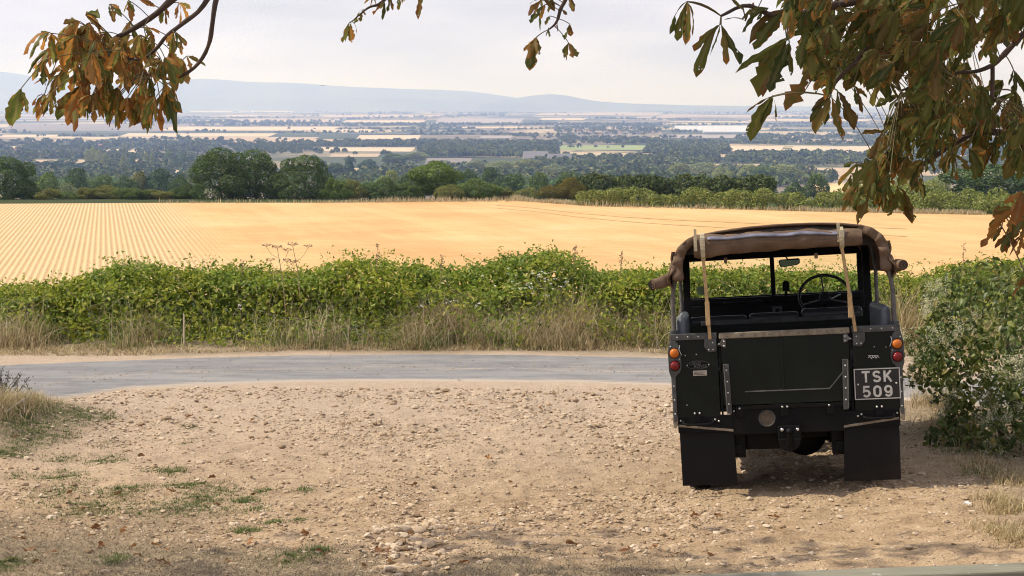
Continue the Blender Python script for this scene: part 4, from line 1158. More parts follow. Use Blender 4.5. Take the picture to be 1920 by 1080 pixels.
ms = t.N('MixShader'); t.L(t.math('MULTIPLY', lw.outputs['Fresnel'], .6), ms.inputs[0]); t.L(tr.outputs[0], ms.inputs[1]); t.L(gl.outputs[0], ms.inputs[2]); t.L(ms.outputs[0], t.o.inputs['Surface'])
glass = t.m

car = empty('off_road_vehicle', (1.985, 10.21, -.035))
car.rotation_mode = 'YXZ'
car.rotation_euler = (R(-5.5), R(-3.89), R(-8.41))
tag(car, 'dark green vintage off-road vehicle with brown canvas hood parked facing the lane', 'vehicle')
def P_(mb, name, mat, parent=car, bevel=.004, smooth=None):
    if name in ('rivets', 'bolts', 'studs'):                     # every stud is a part of its own
        k = 20 * 6 + 1; o = None
        for i in range(0, len(mb.v), k):
            q = MB(); q.v = mb.v[i:i + k]; q.f = [tuple(a - i for a in f) for f in mb.f if i <= min(f) and max(f) < i + k]
            o = q.build(name[:-1], mat, parent, 0, 40)
        return o
    return mb.build(name, mat, parent, bevel, smooth)

# tub, floor and inner wheel boxes
mb = MB()
for s in (-1, 1):
    mb.box(s * .79, s * .775, .012, 1.22, .60, 1.185)
    mb.box(s * .775, s * .46, .10, 1.22, .90, .93)            # wheel box tops
    mb.box(s * .475, s * .46, .10, 1.22, .66, .90)
mb.box(-.79, .79, 1.2, 1.22, .60, 1.22)                        # bulkhead behind the seats
mb.box(-.46, .46, .02, 1.2, .65, .675)
P_(mb, 'tub', green)
# rear quarter panels either side of the tailgate
for s in (-1, 1):
    q = P_(MB().box(s * .79, s * .47, 0, .016, .60, 1.185), 'rear_quarter_panel', green, bevel=.003)
    P_(MB().box(s * .462, s * .448, -.004, .03, .62, 1.18), 'door_post', blackp, q, .002)
    mb = MB()
    for rv in ((.70, 1.055), (.62, 1.06), (.705, .70)): mb.dome((s * rv[0], -.001, rv[1]), .0045, -.004)
    P_(mb, 'rivets', steel, q, 0, 40)
# tailgate
tg = P_(MB().box(-.445, .445, -.006, .014, .685, 1.165), 'tailgate', green, bevel=.004)
mb = MB(); mb.box(-.03, -.012, -.016, -.004, .785, 1.162)
mb.box(-.43, -.12, -.013, -.004, .690, .70); mb.box(.1, .43, -.013, -.004, .690, .70)
P_(mb, 'pressing', green, tg, .003)
mb = MB()
mb.box(-.29, .30, -.012, -.005, .777, .785)
mb.prism([(.30, .777), (.395, .885), (.395, .895), (.298, .786)], -.012, -.005)
P_(mb, 'stiffener', galv, tg, .001)
mb = MB(); mb.box(-.455, .455, -.016, .03, 1.163, 1.205)
cap = P_(mb, 'tailgate_capping', worn, tg, .006)
mb = MB()
for k in range(9): mb.dome((-.4 + .1 * k, -.016, 1.184), .006, -.004)
P_(mb, 'rivets', galv, cap, 0, 40)
for s in (-1, 1):
    a = .41
    mb = MB().prism([(s * (a - .022), .63), (s * (a + .014), .63), (s * (a + .024), .985), (s * (a - .016), .985)], -.034, -.012)
    h = P_(mb, 'tailgate_strap', galv_dark, tg, .004)
    mb = MB()
    mb.prism([(s * (a + .006), .64), (s * (a + .015), .64), (s * (a + .025), .98), (s * (a + .016), .98)], -.040, -.030)
    P_(mb, 'edge_strip', galv, h, .002)
    mb = MB()
    for k in range(4): mb.dome((s * (a - .002 + .007 * k / 4), -.034, .70 + .08 * k), .007, -.006)
    P_(mb, 'bolts', steel, h, 0, 40)
    mb = MB()                                                    # tailgate latch: butterfly plate and hook
    mb.prism([(s * .475, 1.12), (s * .452, 1.135), (s * .432, 1.165), (s * .408, 1.155), (s * .41, 1.10), (s * .432, 1.105), (s * .452, 1.12)], -.022, -.010)
    lt = P_(mb, 'latch', galv, car, .003)
    mb = MB(); mb.dome((s * .42, -.022, 1.145), .007, -.007); mb.dome((s * .42, -.022, 1.113), .007, -.007); mb.dome((s * .455, -.022, 1.128), .006, -.007)
    P_(mb, 'bolts', steel, lt, 0, 40)
# body cappings and corner strips with the lamp plates
for s in (-1, 1):
    mb = MB()
    mb.box(s * .80, s * .47, -.012, .05, 1.165, 1.21)
    mb.box(s * .80, s * .755, .05, 1.22, 1.165, 1.21)
    mb.prism([(s * .56, 1.168), (s * .475, 1.168), (s * .475, 1.075), (s * .535, 1.07), (s * .56, 1.11)], -.016, -.004)
    c = P_(mb, 'body_capping', galv_dark, car, .005)
    mb = MB()
    for k in range(3): mb.dome((s * (.60 + .075 * k), -.012, 1.188), .006, -.004)
    for p in ((.50, 1.09), (.53, 1.09), (.50, 1.14)): mb.dome((s * p[0], -.016, p[1]), .006, -.005)
    P_(mb, 'rivets', steel, c, 0, 40)
    # corner strip: narrow below, swelling round the two lamps
    o = [(s * x, z) for x, z in [(.802, .585), (.806, .90), (.820, .945), (.822, 1.08), (.815, 1.12), (.804, 1.165), (.765, 1.165), (.745, 1.14), (.732, 1.09), (.728, .985), (.74, .94), (.775, .905), (.776, .60), (.782, .585)]]
    mb = MB().prism(o, -.014, .02)
    mb.box(s * .808, s * .790, .02, .06, .60, 1.165)
    c = P_(mb, 'corner_capping', galv_dark, car, .004)
    mb = MB()
    for z in (.64, .74, .84): mb.dome((s * .79, -.014, z), .006, -.004)
    mb.dome((s * .80, -.014, 1.125), .006, -.004); mb.dome((s * .742, -.014, 1.032), .005, -.004)
    P_(mb, 'rivets', steel, c, 0, 40)
    mb = MB().prism([(s * .812, .62), (s * .772, .62), (s * .775, .56), (s * .79, .535), (s * .806, .54)], -.01, .04)
    P_(mb, 'bracket', worn, c, .004)
    for z, m, nm in ((1.077, amber, 'indicator_lamp'), (.987, redl, 'tail_lamp')):
        b = MB().disc((s * .775, -.012, z), .038, -.012, n=28)
        l = P_(b, nm, blackp, car, .002)
        P_(MB().dome((s * .775, -.022, z), .034, -.026, n=24, m=7), 'lens', m, l, 0, 60)
    # little wire clip under the capping
    P_(MB().tube([(s * .735, -.012, 1.13), (s * .742, -.02, 1.10), (s * .725, -.02, 1.06)], .003, 6), 'hook', steel, car, 0, 60)
# number plate
pl = P_(MB().box(.466, .788, -.016, -.004, .690, .914), 'number_plate', plate_black, car, .004)
mb = MB()
for b in ((.470, .784, .904, .910), (.470, .784, .694, .700), (.470, .476, .700, .904), (.778, .784, .700, .904)):
    mb.box(b[0], b[1], -.0195, -.0155, b[2], b[3])
P_(mb, 'border', silver, pl, 0)
P_(MB().dome((.496, -.016, .801), .007, -.005).dome((.758, -.016, .801), .007, -.005), 'bolts', steel, pl, 0, 40)
def arc(cx, cz, rx, rz, a0, a1, n=10): return [(cx + rx * math.cos(R(a)), cz + rz * math.sin(R(a))) for a in np.linspace(a0, a1, n)]
GL = {'T': [[(0, .93), (.66, .93)], [(.33, .86), (.33, 0)]],
      'S': [arc(.33, .715, .25, .215, 20, 180, 9) + arc(.33, .715, .25, .215, 200, 270, 5)[0:] + arc(.33, .285, .25, .215, 90, -160, 14)],
      'K': [[(.08, 0), (.08, 1)], [(.60, 1.0), (.13, .42)], [(.27, .56), (.62, 0)]],
      '5': [[(.58, .93), (.14, .93), (.12, .52)] + arc(.32, .33, .25, .26, 120, -150, 14)],
      '0': [arc(.33, .66, .25, .27, 0, 180, 10) + arc(.33, .34, .25, .27, 180, 360, 10) + [(.58, .66)]],
      '9': [arc(.33, .66, .25, .27, 0, 360, 20), [(.58, .66)] + arc(.33, .34, .25, .27, 0, -150, 10)]}
def stroke(mb, pts, th, y0, y1):
    P = np.array(pts, float); n = len(P)
    d = np.diff(P, axis=0); d /= np.linalg.norm(d, axis=1)[:, None] + 1e-9
    nr = np.stack([-d[:, 1], d[:, 0]], 1)
    Lp, Rp = [], []
    for i in range(n):
        if i == 0: m = nr[0]; k = 1
        elif i == n - 1: m = nr[-1]; k = 1
        else:
            m = nr[i - 1] + nr[i]; m /= np.linalg.norm(m) + 1e-9; k = 1 / max(.55, m.dot(nr[i]))
        Lp.append(P[i] + m * th / 2 * k); Rp.append(P[i] - m * th / 2 * k)
    V = [(p[0], y0, p[1]) for p in Lp] + [(p[0], y0, p[1]) for p in Rp] + [(p[0], y1, p[1]) for p in Lp] + [(p[0], y1, p[1]) for p in Rp]
    F = []
    for i in range(n - 1):
        F += [(i, i + 1, n + i + 1, n + i), (2 * n + i, 3 * n + i, 3 * n + i + 1, 2 * n + i + 1), (i, 2 * n + i, 2 * n + i + 1, i + 1), (n + i, n + i + 1, 3 * n + i + 1, 3 * n + i)]
    F += [(0, n, 3 * n, 2 * n), (n - 1, 3 * n - 1, 4 * n - 1, 2 * n - 1)]
    mb.add(V, F)
mb = MB(); k = 0
for row, z0 in (('TSK', .814), ('509', .710)):
    for i, ch in enumerate(row):
        for st in GL[ch]:
            e = -.0200 - .0004 * (k % 3); k += 1
            stroke(mb, [(.524 + .0745 * i + p[0] * .083, z0 + p[1] * .078) for p in st], .0148, e, -.0155)
P_(mb, 'lettering', silver, pl, 0)
# maker's oval badge and plaque
def ell(cx, cz, rx, rz, n=36): return [(cx + rx * math.cos(a), cz + rz * math.sin(a)) for a in np.linspace(0, 2 * math.pi, n, endpoint=False)]
bd = P_(MB().prism(ell(-.612, .985, .088, .033), -.010, -.001), 'maker_badge', blackp, car, .003)
mb = MB(); stroke(mb, ell(-.612, .985, .082, .028) + [ell(-.612, .985, .082, .028)[0]], .003, -.0125, -.0095)
P_(mb, 'rim', galv_dark, bd, 0)
P_(MB().dome((-.688, -.010, .985), .005, -.004).dome((-.536, -.010, .985), .005, -.004), 'bolts', steel, bd, 0, 40)
def words_mesh(text, size, cx, cz, y, mat, parent, slant=0.0, name='lettering'):
    cu = bpy.data.curves.new(name, 'FONT'); cu.body = text; cu.size = size; cu.extrude = .0012; cu.align_x = 'CENTER'; cu.align_y = 'CENTER'; cu.shear = slant; cu.offset = .0006
    tmp = bpy.data.objects.new(name, cu); COL.objects.link(tmp)
    bpy.context.view_layer.update()
    me = bpy.data.meshes.new_from_object(tmp.evaluated_get(bpy.context.evaluated_depsgraph_get()))
    bpy.data.objects.remove(tmp)
    o = link(name, me, mat, parent); o.rotation_euler = (R(90), 0, 0); o.location = (cx, y, cz); return o
badge_ink = paint('badge metal', (.075, .078, .075), .4, metal=.5)
words_mesh('LAND', .030, -.632, .995, -.0115, badge_ink, bd)
words_mesh('ROVER', .030, -.594, .974, -.0115, badge_ink, bd)
pq = P_(MB().box(-.650, -.552, -.007, -.001, .907, .945), 'plaque', paint('plaque', (.42, .38, .30), .5, var=.2, scale=40), car, .002)
P_(MB().box(-.642, -.560, -.0085, -.0065, .932, .935).box(-.642, -.580, -.0085, -.0065, .924, .927).box(-.642, -.566, -.0085, -.0065, .915, .918), 'engraving', blackp, pq, 0)
P_(MB().box(-.690, -.52, -.008, .0, .5 + .475, .5 + .476), 'trim_line', galv_dark, bd, 0)
mb = MB()
sc = [(.565, .985), (.575, .997), (.582, .985), (.588, .978), (.594, .994), (.602, .984), (.612, .996), (.618, .980), (.628, .992), (.640, .984)]
stroke(mb, [(x + .01, z) for x, z in sc], .004, -.008, -.001); stroke(mb, [(.575, 1.000), (.645, .999)], .003, -.008, -.001)
P_(mb, 'script_badge', steel, car, 0)

# rear crossmember, hitch, chassis
mb = MB()
mb.box(-.40, .40, .0, .09, .475, .665)
mb.box(-.79, -.40, .012, .08, .56, .60); mb.box(.40, .79, .012, .08, .56, .60)
xm = P_(mb, 'rear_crossmember', blackp, car, .008)
P_(MB().box(-.36, .40, -.012, .0, .652, .682), 'top_rail', blackp, xm, .004)
mb = MB()
for x in (-.335, -.02, .30): mb.box(x - .028, x + .028, -.016, -.001, .60, .672)
P_(mb, 'bracket', blackp, xm, .003)
mb = MB()
for x in (-.335, -.035, .0, .29): mb.dome((x, -.016, .664), .008, -.007)
mb.dome((-.375, -.002, .645), .008, -.008)
P_(mb, 'bolts', steel, xm, 0, 40)
hole = MB().torus((-.145, -.001, .585), .056, .005, (0, 1, 0), 32, 8); P_(hole, 'access_hole_rim', galv_dark, xm, 0, 60)
P_(MB().disc((-.145, .004, .585), .054, -.005, n=32), 'access_hole', paint('ground through hole', (.085, .066, .046), .9, var=.4, scale=30), xm, 0)  # solid disc coloured like the ground seen through the hole
mb = MB().box(-.075, .085, -.03, -.001, .43, .53)
mb.prism([(-.075, .44), (-.06, .37), (.0, .345), (.065, .375), (.085, .44)], -.05, -.001)
ht = P_(mb, 'tow_hitch', blackp, car, .006)
mb = MB(); mb.tube([(.005, -.045, .40), (.005, -.075, .43), (.005, -.085, .48)], [.028, .024, .018], 12); 
mb.dome((.005, -.085, .495), .027, .027, 'z', 18, 6).dome((.005, -.085, .495), .027, -.02, 'z', 18, 6)
P_(mb, 'tow_ball', blackp, ht, 0, 50)
P_(MB().dome((-.045, -.03, .503), .015, -.014).dome((.062, -.03, .503), .015, -.014), 'bolts', chrome, ht, 0, 40)
mb = MB()
for s in (-1, 1): mb.box(s * .40, s * .31, .09, 3.3, .49, .60)
mb.box(-.31, .31, 1.2, 1.3, .5, .58); mb.box(-.31, .31, 2.5, 2.6, .5, .58)
P_(mb, 'chassis', blackp, car, .006)
# axles: rear one with its round differential right of centre
def axle(y, dx):
    mb = MB().tube([(-.62, y, .37), (dx - .12, y, .37), (dx, y, .37), (dx + .12, y, .37), (.62, y, .37)], [.05, .055, .06, .055, .05], 14)
    mb.dome((dx, y, .375), .165, -.14, 'y', 24, 8).dome((dx, y, .375), .165, .12, 'y', 24, 8)
    ax = P_(mb, 'axle', blackp, car, 0, 50)
    for s in (-1, 1):
        mb = MB()
        for k in range(5): mb.tube([(s * .36, y - .55 + .06 * k, .47 - .012 * k), (s * .36, y, .42 - .016 * k + .012), (s * .36, y + .55 - .06 * k, .47 - .012 * k)], .012, 6, flat=2.6)
        P_(mb, 'leaf_spring', blackp, ax, 0, 60)
        P_(MB().box(s * .40, s * .32, y - .06, y + .06, .31, .44), 'spring_plate', blackp, ax, .004)
    return ax
axle(.74, .14); axle(2.96, .14)
for s in (-1, 1):
    mb = MB().box(s * .385, s * .305, .08, .16, .30, .49)
    mb.box(s * .385, s * .325, .06, .08, .33, .40)
    P_(mb, 'spring_hanger', blackp, car, .005)
P_(MB().tube([(-.5, .25, .45), (-.1, .28, .44), (.1, .30, .44)], .07, 14).tube([(.1, .30, .44), (.2, .9, .47), (.2, 1.4, .47)], .025, 8), 'silencer', blackp, car, 0, 60)
mb = MB().box(-.31, .06, .14, .55, .345, .50).box(.06, .30, .3, .6, .40, .50); P_(mb, 'fuel_tank', blackp, car, .02)
# side valances with their grab handles, and the mud flaps
for s in (-1, 1):
    v = P_(MB().box(s * .775, s * .385, -.002, .05, .50, .618), 'rear_valance', blackp, car, .004)
    x0, x1 = s * .735, s * .525
    P_(MB().tube([(x0, -.004, .585), (x0, -.03, .572), (x0 + (x1 - x0) * .15, -.036, .562), (x0 + (x1 - x0) * .85, -.036, .560), (x1, -.03, .572), (x1, -.004, .583)], .0085, 8), 'grab_handle', blackp, v, 0, 60)
    b = P_(MB().box(s * .665, s * .605, -.014, .0, .575, .65), 'bracket', blackp, v, .003)
    P_(MB().dome((s * .652, -.014, .640), .008, -.007).dome((s * .617, -.014, .640), .008, -.007).dome((s * .51, -.003, .59), .008, -.007).dome((s * .485, -.003, .578), .008, -.007).dome((s * .755, -.003, .59), .007, -.006), 'bolts', steel, v, 0, 40)
    n = 9; pts = []
    out, inn = s * .768, s * .385
    o = [(out, .542), (inn, .502), (s * .378, .165), (s * .386, .152), (s * .40, .148), (s * .752, .143), (s * .764, .149), (s * .768, .162)]
    mb = MB()
    # slightly bowed rubber sheet
    ny_ = 12; nx_ = 8; V = []
    for j in range(ny_ + 1):
        u = j / ny_
        for i in range(nx_ + 1):
            w = i / nx_
            xo = out * (1 - u) + s * .766 * u; xi = inn * (1 - u) + s * .374 * u
            zt = .545 * (1 - w) + .498 * w; zb = .112
            x = xo + (xi - xo) * w; z = zt + (zb - zt) * u
            V.append((x, .022 + .035 * u * u + .006 * math.sin(w * 3.1), z))
    N1 = len(V); V = V + [(x, y + .012, z) for x, y, z in V]
    ii = np.arange((ny_ + 1) * (nx_ + 1)).reshape(ny_ + 1, nx_ + 1); F = []
    for j in range(ny_):
        for i in range(nx_):
            q = (ii[j, i], ii[j, i + 1], ii[j + 1, i + 1], ii[j + 1, i]); F += [q, tuple(int(a) + N1 for a in q[::-1])]
    ring = list(ii[0, :]) + list(ii[1:, -1]) + list(ii[-1, :-1][::-1]) + list(ii[1:-1, 0][::-1])
    for a, b in zip(ring, ring[1:] + ring[:1]): F.append((a, b, b + N1, a + N1))
    fl = P_(MB().add(V, [tuple(map(int, f)) for f in F]), 'mud_flap', rubber, car, .003)
    P_(MB().prism([(out, .545), (inn, .498), (inn, .516), (out, .563)], -.004, .018), 'clamp_strip', worn, fl, .003)
# wheels
def wheel(x, y, s):
    w = empty('wheel', (x, y, .375)); w.parent = car
    pr = []
    Rt, Wt = .375, .085
    prof = [(.215, -.07), (.25, -.083), (.31, -.088), (.350, -.080), (.366, -.066), (.368, 0), (.366, .066), (.350, .080), (.31, .088), (.25, .083), (.215, .07)]
    n = 48; mb = MB(); V = []; m = len(prof)
    for k in range(n):
        a = 2 * math.pi * k / n
        V += [(q[1], q[0] * math.cos(a), q[0] * math.sin(a)) for q in prof]
    mb.add(V, [(k * m + j, ((k + 1) % n) * m + j, ((k + 1) % n) * m + (j + 1) % m, k * m + (j + 1) % m) for k in range(n) for j in range(m)])
    tyre = mb.build('tyre', rubber, w, 0, 40)
    mb = MB()
    for k in range(40):
        for sd in (-1, 1):
            a = 2 * math.pi * (k + (.5 if sd > 0 else 0)) / 40; da = .045
            ca, sa = math.cos(a), math.sin(a); ta = np.array([0, -sa, ca]); ra = np.array([0, ca, sa])
            q = []
            for rr in (.355, .380):
                for xx, dd in ((.012, -.02), (.078, .01)):
                    for t_ in (-.011, .011): q.append(ra * rr + ta * (t_ + dd) + np.array([sd * xx, 0, 0]))
            mb.add(q, [(0, 1, 3, 2), (4, 6, 7, 5), (0, 4, 5, 1), (2, 3, 7, 6), (0, 2, 6, 4), (1, 5, 7, 3)])
    mb.build('tread', rubber, tyre, 0)
    mb = MB().disc((s * .02, 0, 0), .21, s * .02, 'x', 32).disc((s * .04, 0, 0), .12, s * .02, 'x', 24, r2=.09).disc((s * .06, 0, 0), .05, s * .03, 'x', 20, r2=.045)
    mb.torus((s * .06, 0, 0), .205, .014, (1, 0, 0), 32, 8)
    mb.build('rim', green, w, .002, 40)
    return w
for s in (-1, 1): wheel(s * .655, .74, s); wheel(s * .655, 2.96, s)

# cab: doors, bulkhead, dashboard, bonnet, wings, front
for s in (-1, 1):
    d = P_(MB().box(s * .795, s * .765, 1.235, 2.03, .62, 1.205), 'door', green, car, .006)
    P_(MB().box(s * .815, s * .79, 1.30, 1.40, 1.08, 1.10), 'door_handle', galv, d, .003)
    P_(MB().box(s * .77, s * .40, 1.22, 2.05, .52, .60), 'sill', green, car, .006)
    P_(MB().prism([(1.9 + .15, .62), (2.05, 1.20), (3.42, 1.17), (3.42, .80), (3.38, .72), (3.31, .78), (3.20, .88), (2.96, .93), (2.72, .88), (2.60, .76), (2.54, .62)], s * .82, s * .55, 'x'), 'front_wing', green, car, .012)
    hl_ = P_(MB().disc((s * .68, 3.42, 1.02), .105, .02, n=28), 'headlight', green, car, .004)
    P_(MB().dome((s * .68, 3.438, 1.02), .088, .03, n=24, m=6), 'lens', clear_l, hl_, 0, 60)
mb = MB().box(-.79, .79, 2.03, 2.10, .60, 1.37)
bk = P_(mb, 'bulkhead', green, car, .006)
mb = MB().box(-.74, .74, 1.93, 2.03, 1.24, 1.33).box(-.74, .74, 1.97, 2.03, 1.33, 1.385)
db = P_(mb, 'dashboard', blackp, car, .008)
P_(MB().box(-.16, .18, 1.90, 1.935, 1.12, 1.30), 'instrument_panel', blackp, db, .006)
P_(MB().tube([(-.42, 1.93, 1.345), (-.41, 1.89, 1.35), (-.40, 1.875, 1.345), (-.12, 1.875, 1.345), (-.11, 1.89, 1.35), (-.10, 1.93, 1.345)], .010, 8), 'grab_handle', blackp, db, 0, 60)
b = P_(MB().box(-.02, .06, 1.885, 1.91, 1.14, 1.30), 'gauge_bracket', galv_dark, db, .004)
P_(MB().dome((.02, 1.885, 1.265), .017, -.012).disc((.02, 1.885, 1.19), .028, -.012), 'gauge', blackp, b, 0, 40)
P_(MB().prism([(2.10, 1.20), (2.10, 1.255), (2.5, 1.265), (3.30, 1.235), (3.37, 1.20)], -.56, .56, 'x'), 'bonnet', green, car, .012)
P_(MB().box(-.55, .55, 3.28, 3.33, .66, 1.19), 'radiator_panel', green, car, .006)
mb = MB()
for k in range(9): mb.box(-.30, .30, 3.335, 3.345, .74 + .045 * k, .755 + .045 * k)
for k in range(7): mb.box(-.30 + .098 * k, -.29 + .098 * k, 3.345, 3.352, .73, 1.13)
P_(mb, 'grille', galv, car, 0)
P_(MB().box(-.80, .80, 3.46, 3.54, .52, .64), 'front_bumper', galv_dark, car, .008)
P_(MB().tube([(-.12, 1.72, .66), (-.13, 1.70, .95), (-.15, 1.66, 1.18)], .009, 8).dome((-.15, 1.66, 1.18), .024, .024, 'z').dome((-.15, 1.66, 1.18), .024, -.024, 'z'), 'gear_lever', blackp, car, 0, 60)
# windscreen
ws = MB()
z0, z1, Y0 = 1.395, 1.705, 2.045
ws.box(-.745, .745, Y0, Y0 + .04, z0 - .035, z0); ws.box(-.745, .745, Y0, Y0 + .04, z1, z1 + .15)
for s in (-1, 1): ws.box(s * .745, s * .70, Y0, Y0 + .04, z0, z1)
ws.box(-.018, .018, Y0, Y0 + .035, z0, z1)
wso = P_(ws, 'windscreen_frame', blackp, car, .005)
for s in (-1, 1):
    P_(MB().box(s * .70, s * .018, Y0 + .016, Y0 + .021, z0, z1), 'windscreen_pane', glass, wso, 0)
t2 = NT('tax disc'); t2.col((.10, .16, .07)); t2.set(Roughness=.4)
P_(MB().disc((-.605, Y0 + .012, z0 + .06), .040, -.003, n=24), 'licence_disc', t2.m, car, 0)
mr = P_(MB().prism([(.05, 1.67), (.065, 1.62), (.20, 1.635), (.225, 1.65), (.225, 1.68), (.215, 1.692), (.06, 1.687)], 1.90, 1.925), 'rear_view_mirror', blackp, car, .006)
t3 = NT('mirror glass'); t3.col((.045, .055, .03)); t3.set(Metallic=1.0, Roughness=.08)  # glass tinted dark green in place of the greenery it would reflect
P_(MB().prism([(.060, 1.668), (.070, 1.624), (.198, 1.639), (.220, 1.653), (.220, 1.678), (.066, 1.682)], 1.8985, 1.8995), 'mirror_glass', t3.m, mr, 0)
P_(MB().tube([(.13, 1.92, 1.68), (.10, 1.98, 1.73), (.06, 2.05, 1.75)], .006, 6), 'mirror_stalk', blackp, mr, 0, 60)
P_(MB().box(.075, .13, 1.96, 1.99, 1.42, 1.50).disc((.102, 1.96, 1.485), .026, -.02).tube([(.10, 1.975, 1.42), (.10, 1.99, 1.37)], .012, 8), 'dash_camera', blackp, car, .008)
# steering wheel on its column
sc_, ax_ = np.array([.40, 1.66, 1.37]), np.array([0, .80, -.52])
ax_ = ax_ / np.linalg.norm(ax_)
st = P_(MB().torus(sc_, .205, .0125, ax_, 44, 10), 'steering_wheel', vinyl, car, 0, 60)
mb = MB()
u_ = np.cross(ax_, [0, 0, 1.0]); u_ /= np.linalg.norm(u_); w_ = np.cross(ax_, u_)
for a in (200, 340, 95):
    e = sc_ + .2 * (math.cos(R(a)) * u_ - math.sin(R(a)) * w_)
    mb.tube([sc_ + ax_ * .035, (sc_ + e) / 2 + ax_ * .015, e], .007, 8)
P_(mb, 'spoke', galv, st, 0, 60)
mb = MB().tube([sc_ - ax_ * .005, sc_ + ax_ * .03, sc_ + ax_ * .07], [.042, .05, .03], 16); P_(mb, 'hub', vinyl, st, .003, 50)
P_(MB().tube([sc_ + ax_ * .06, sc_ + ax_ * .5], .022, 10), 'column', blackp, st, 0, 60)
P_(MB().tube([sc_ + ax_ * .09, sc_ + ax_ * .07 + np.array([.13, 0, .05])], .006, 8), 'indicator_stalk', steel, st, 0, 60)
# seats: three backs across the cab, and the ends of the rear benches
def cushion(mb, x0, x1, y0, y1, z0, z1, r=.03, n=4):
    for k in range(n):
        f = k / (n - 1)
    mb.box(x0, x1, y0, y1, z0, z1)
for x0, x1, zt in ((-.70, -.235, 1.268), (-.225, .175, 1.277), (.185, .66, 1.295)):
    sb = P_(MB().box(x0, x1, 1.25, 1.35, 1.02, zt), 'seat_back', vinyl, car, .03)
    P_(MB().box(x0 + .01, x1 - .01, 1.35, 1.80, .82, .94), 'seat_cushion', vinyl, car, .03)
    P_(MB().tube([(x0 + .02, 1.247, zt - .045), ((x0 + x1) / 2, 1.246, zt - .047), (x1 - .02, 1.247, zt - .045)], .004, 6), 'piping', vinyl_grey, sb, 0, 60)
    mb = MB()
    for k in range(3): mb.dome((x0 + (x1 - x0) * (.15 + .35 * k), 1.25, zt - .09), .006, -.005)
    P_(mb, 'studs', steel, sb, 0, 40)
P_(MB().box(-.60, .60, 1.185, 1.2, 1.20, 1.235).box(-.28, -.10, 1.18, 1.19, 1.215, 1.235), 'bulkhead_capping', galv_dark, car, .004)
for s, zt in ((-1, 1.335), (1, 1.345)):
    P_(MB().box(s * .755, s * .685, .08, .98, .98, zt), 'bench_back', vinyl_grey, car, .035)
    P_(MB().box(s * .75, s * .49, .12, .98, .935, 1.0), 'bench_cushion', vinyl_grey, car, .02)
    P_(MB().box(s * .772, s * .757, .05, .10, 1.20, 1.33), 'bench_bracket', galv_dark, car, .003)

# canvas hood
HP_ = [(-.752, 1.60), (-.750, 1.70), (-.738, 1.77), (-.705, 1.83), (-.65, 1.875), (-.57, 1.905), (-.42, 1.928), (-.22, 1.945), (0, 1.952), (.22, 1.950), (.42, 1.938), (.57, 1.915), (.65, 1.885), (.705, 1.84), (.738, 1.78), (.750, 1.70), (.752, 1.60)]
def hood_sheet(y0, y1, ny, inset, z_off, fr_drop, sag=.012):
    V = []
    pr = np.array(HP_)
    # denser outline
    tt = np.linspace(0, len(pr) - 1, 65); px = np.interp(tt, range(len(pr)), pr[:, 0]); pz = np.interp(tt, range(len(pr)), pr[:, 1])
    for j in range(ny + 1):
        u = j / ny; y = y0 + (y1 - y0) * u
        k = 1 - inset / .75
        wr = .006 * (fbm(px * 6 + 3, np.full(65, y * 5), 71, 4) - .5) * 2
        sg = sag * math.sin(math.pi * ((u * 2) % 1)) * (np.abs(px) < .6)
        dr = fr_drop * u * np.clip((pz - 1.6) / .3, 0, 1)
        V.append(np.stack([px * k + wr * .6, np.full(65, y), pz - inset + z_off + wr - sg - dr], -1))
    return np.array(V)
Vo = hood_sheet(-.03, 2.07, 26, 0, 0, .06); Vi = hood_sheet(-.03, 2.07, 26, .010, 0, .06)
n1, n2 = Vo.shape[:2]; ii = np.arange(n1 * n2).reshape(n1, n2)
def shell(Vo, Vi):
    n1, n2 = Vo.shape[:2]; ii = np.arange(n1 * n2).reshape(n1, n2); N = n1 * n2
    F = []
    for j in range(n1 - 1):
        for i in range(n2 - 1):
            F.append((ii[j, i], ii[j, i + 1], ii[j + 1, i + 1], ii[j + 1, i])); F.append((ii[j, i] + N, ii[j + 1, i] + N, ii[j + 1, i + 1] + N, ii[j, i + 1] + N))
    ring = list(ii[0, :]) + list(ii[1:, -1]) + list(ii[-1, :-1][::-1]) + list(ii[1:-1, 0][::-1])
    for a, b in zip(ring, ring[1:] + ring[:1]): F.append((a, b, b + N, a + N))
    return MB().add(np.concatenate([Vo.reshape(-1, 3), Vi.reshape(-1, 3)]), [tuple(map(int, f)) for f in F])
hood = P_(shell(Vo, Vi), 'canvas_hood', canvas, car, 0, 50)
P_(MB().tube([(x, -.034, z - .004) for x, z in HP_], .009, 8), 'hem', canvas, hood, 0, 60)
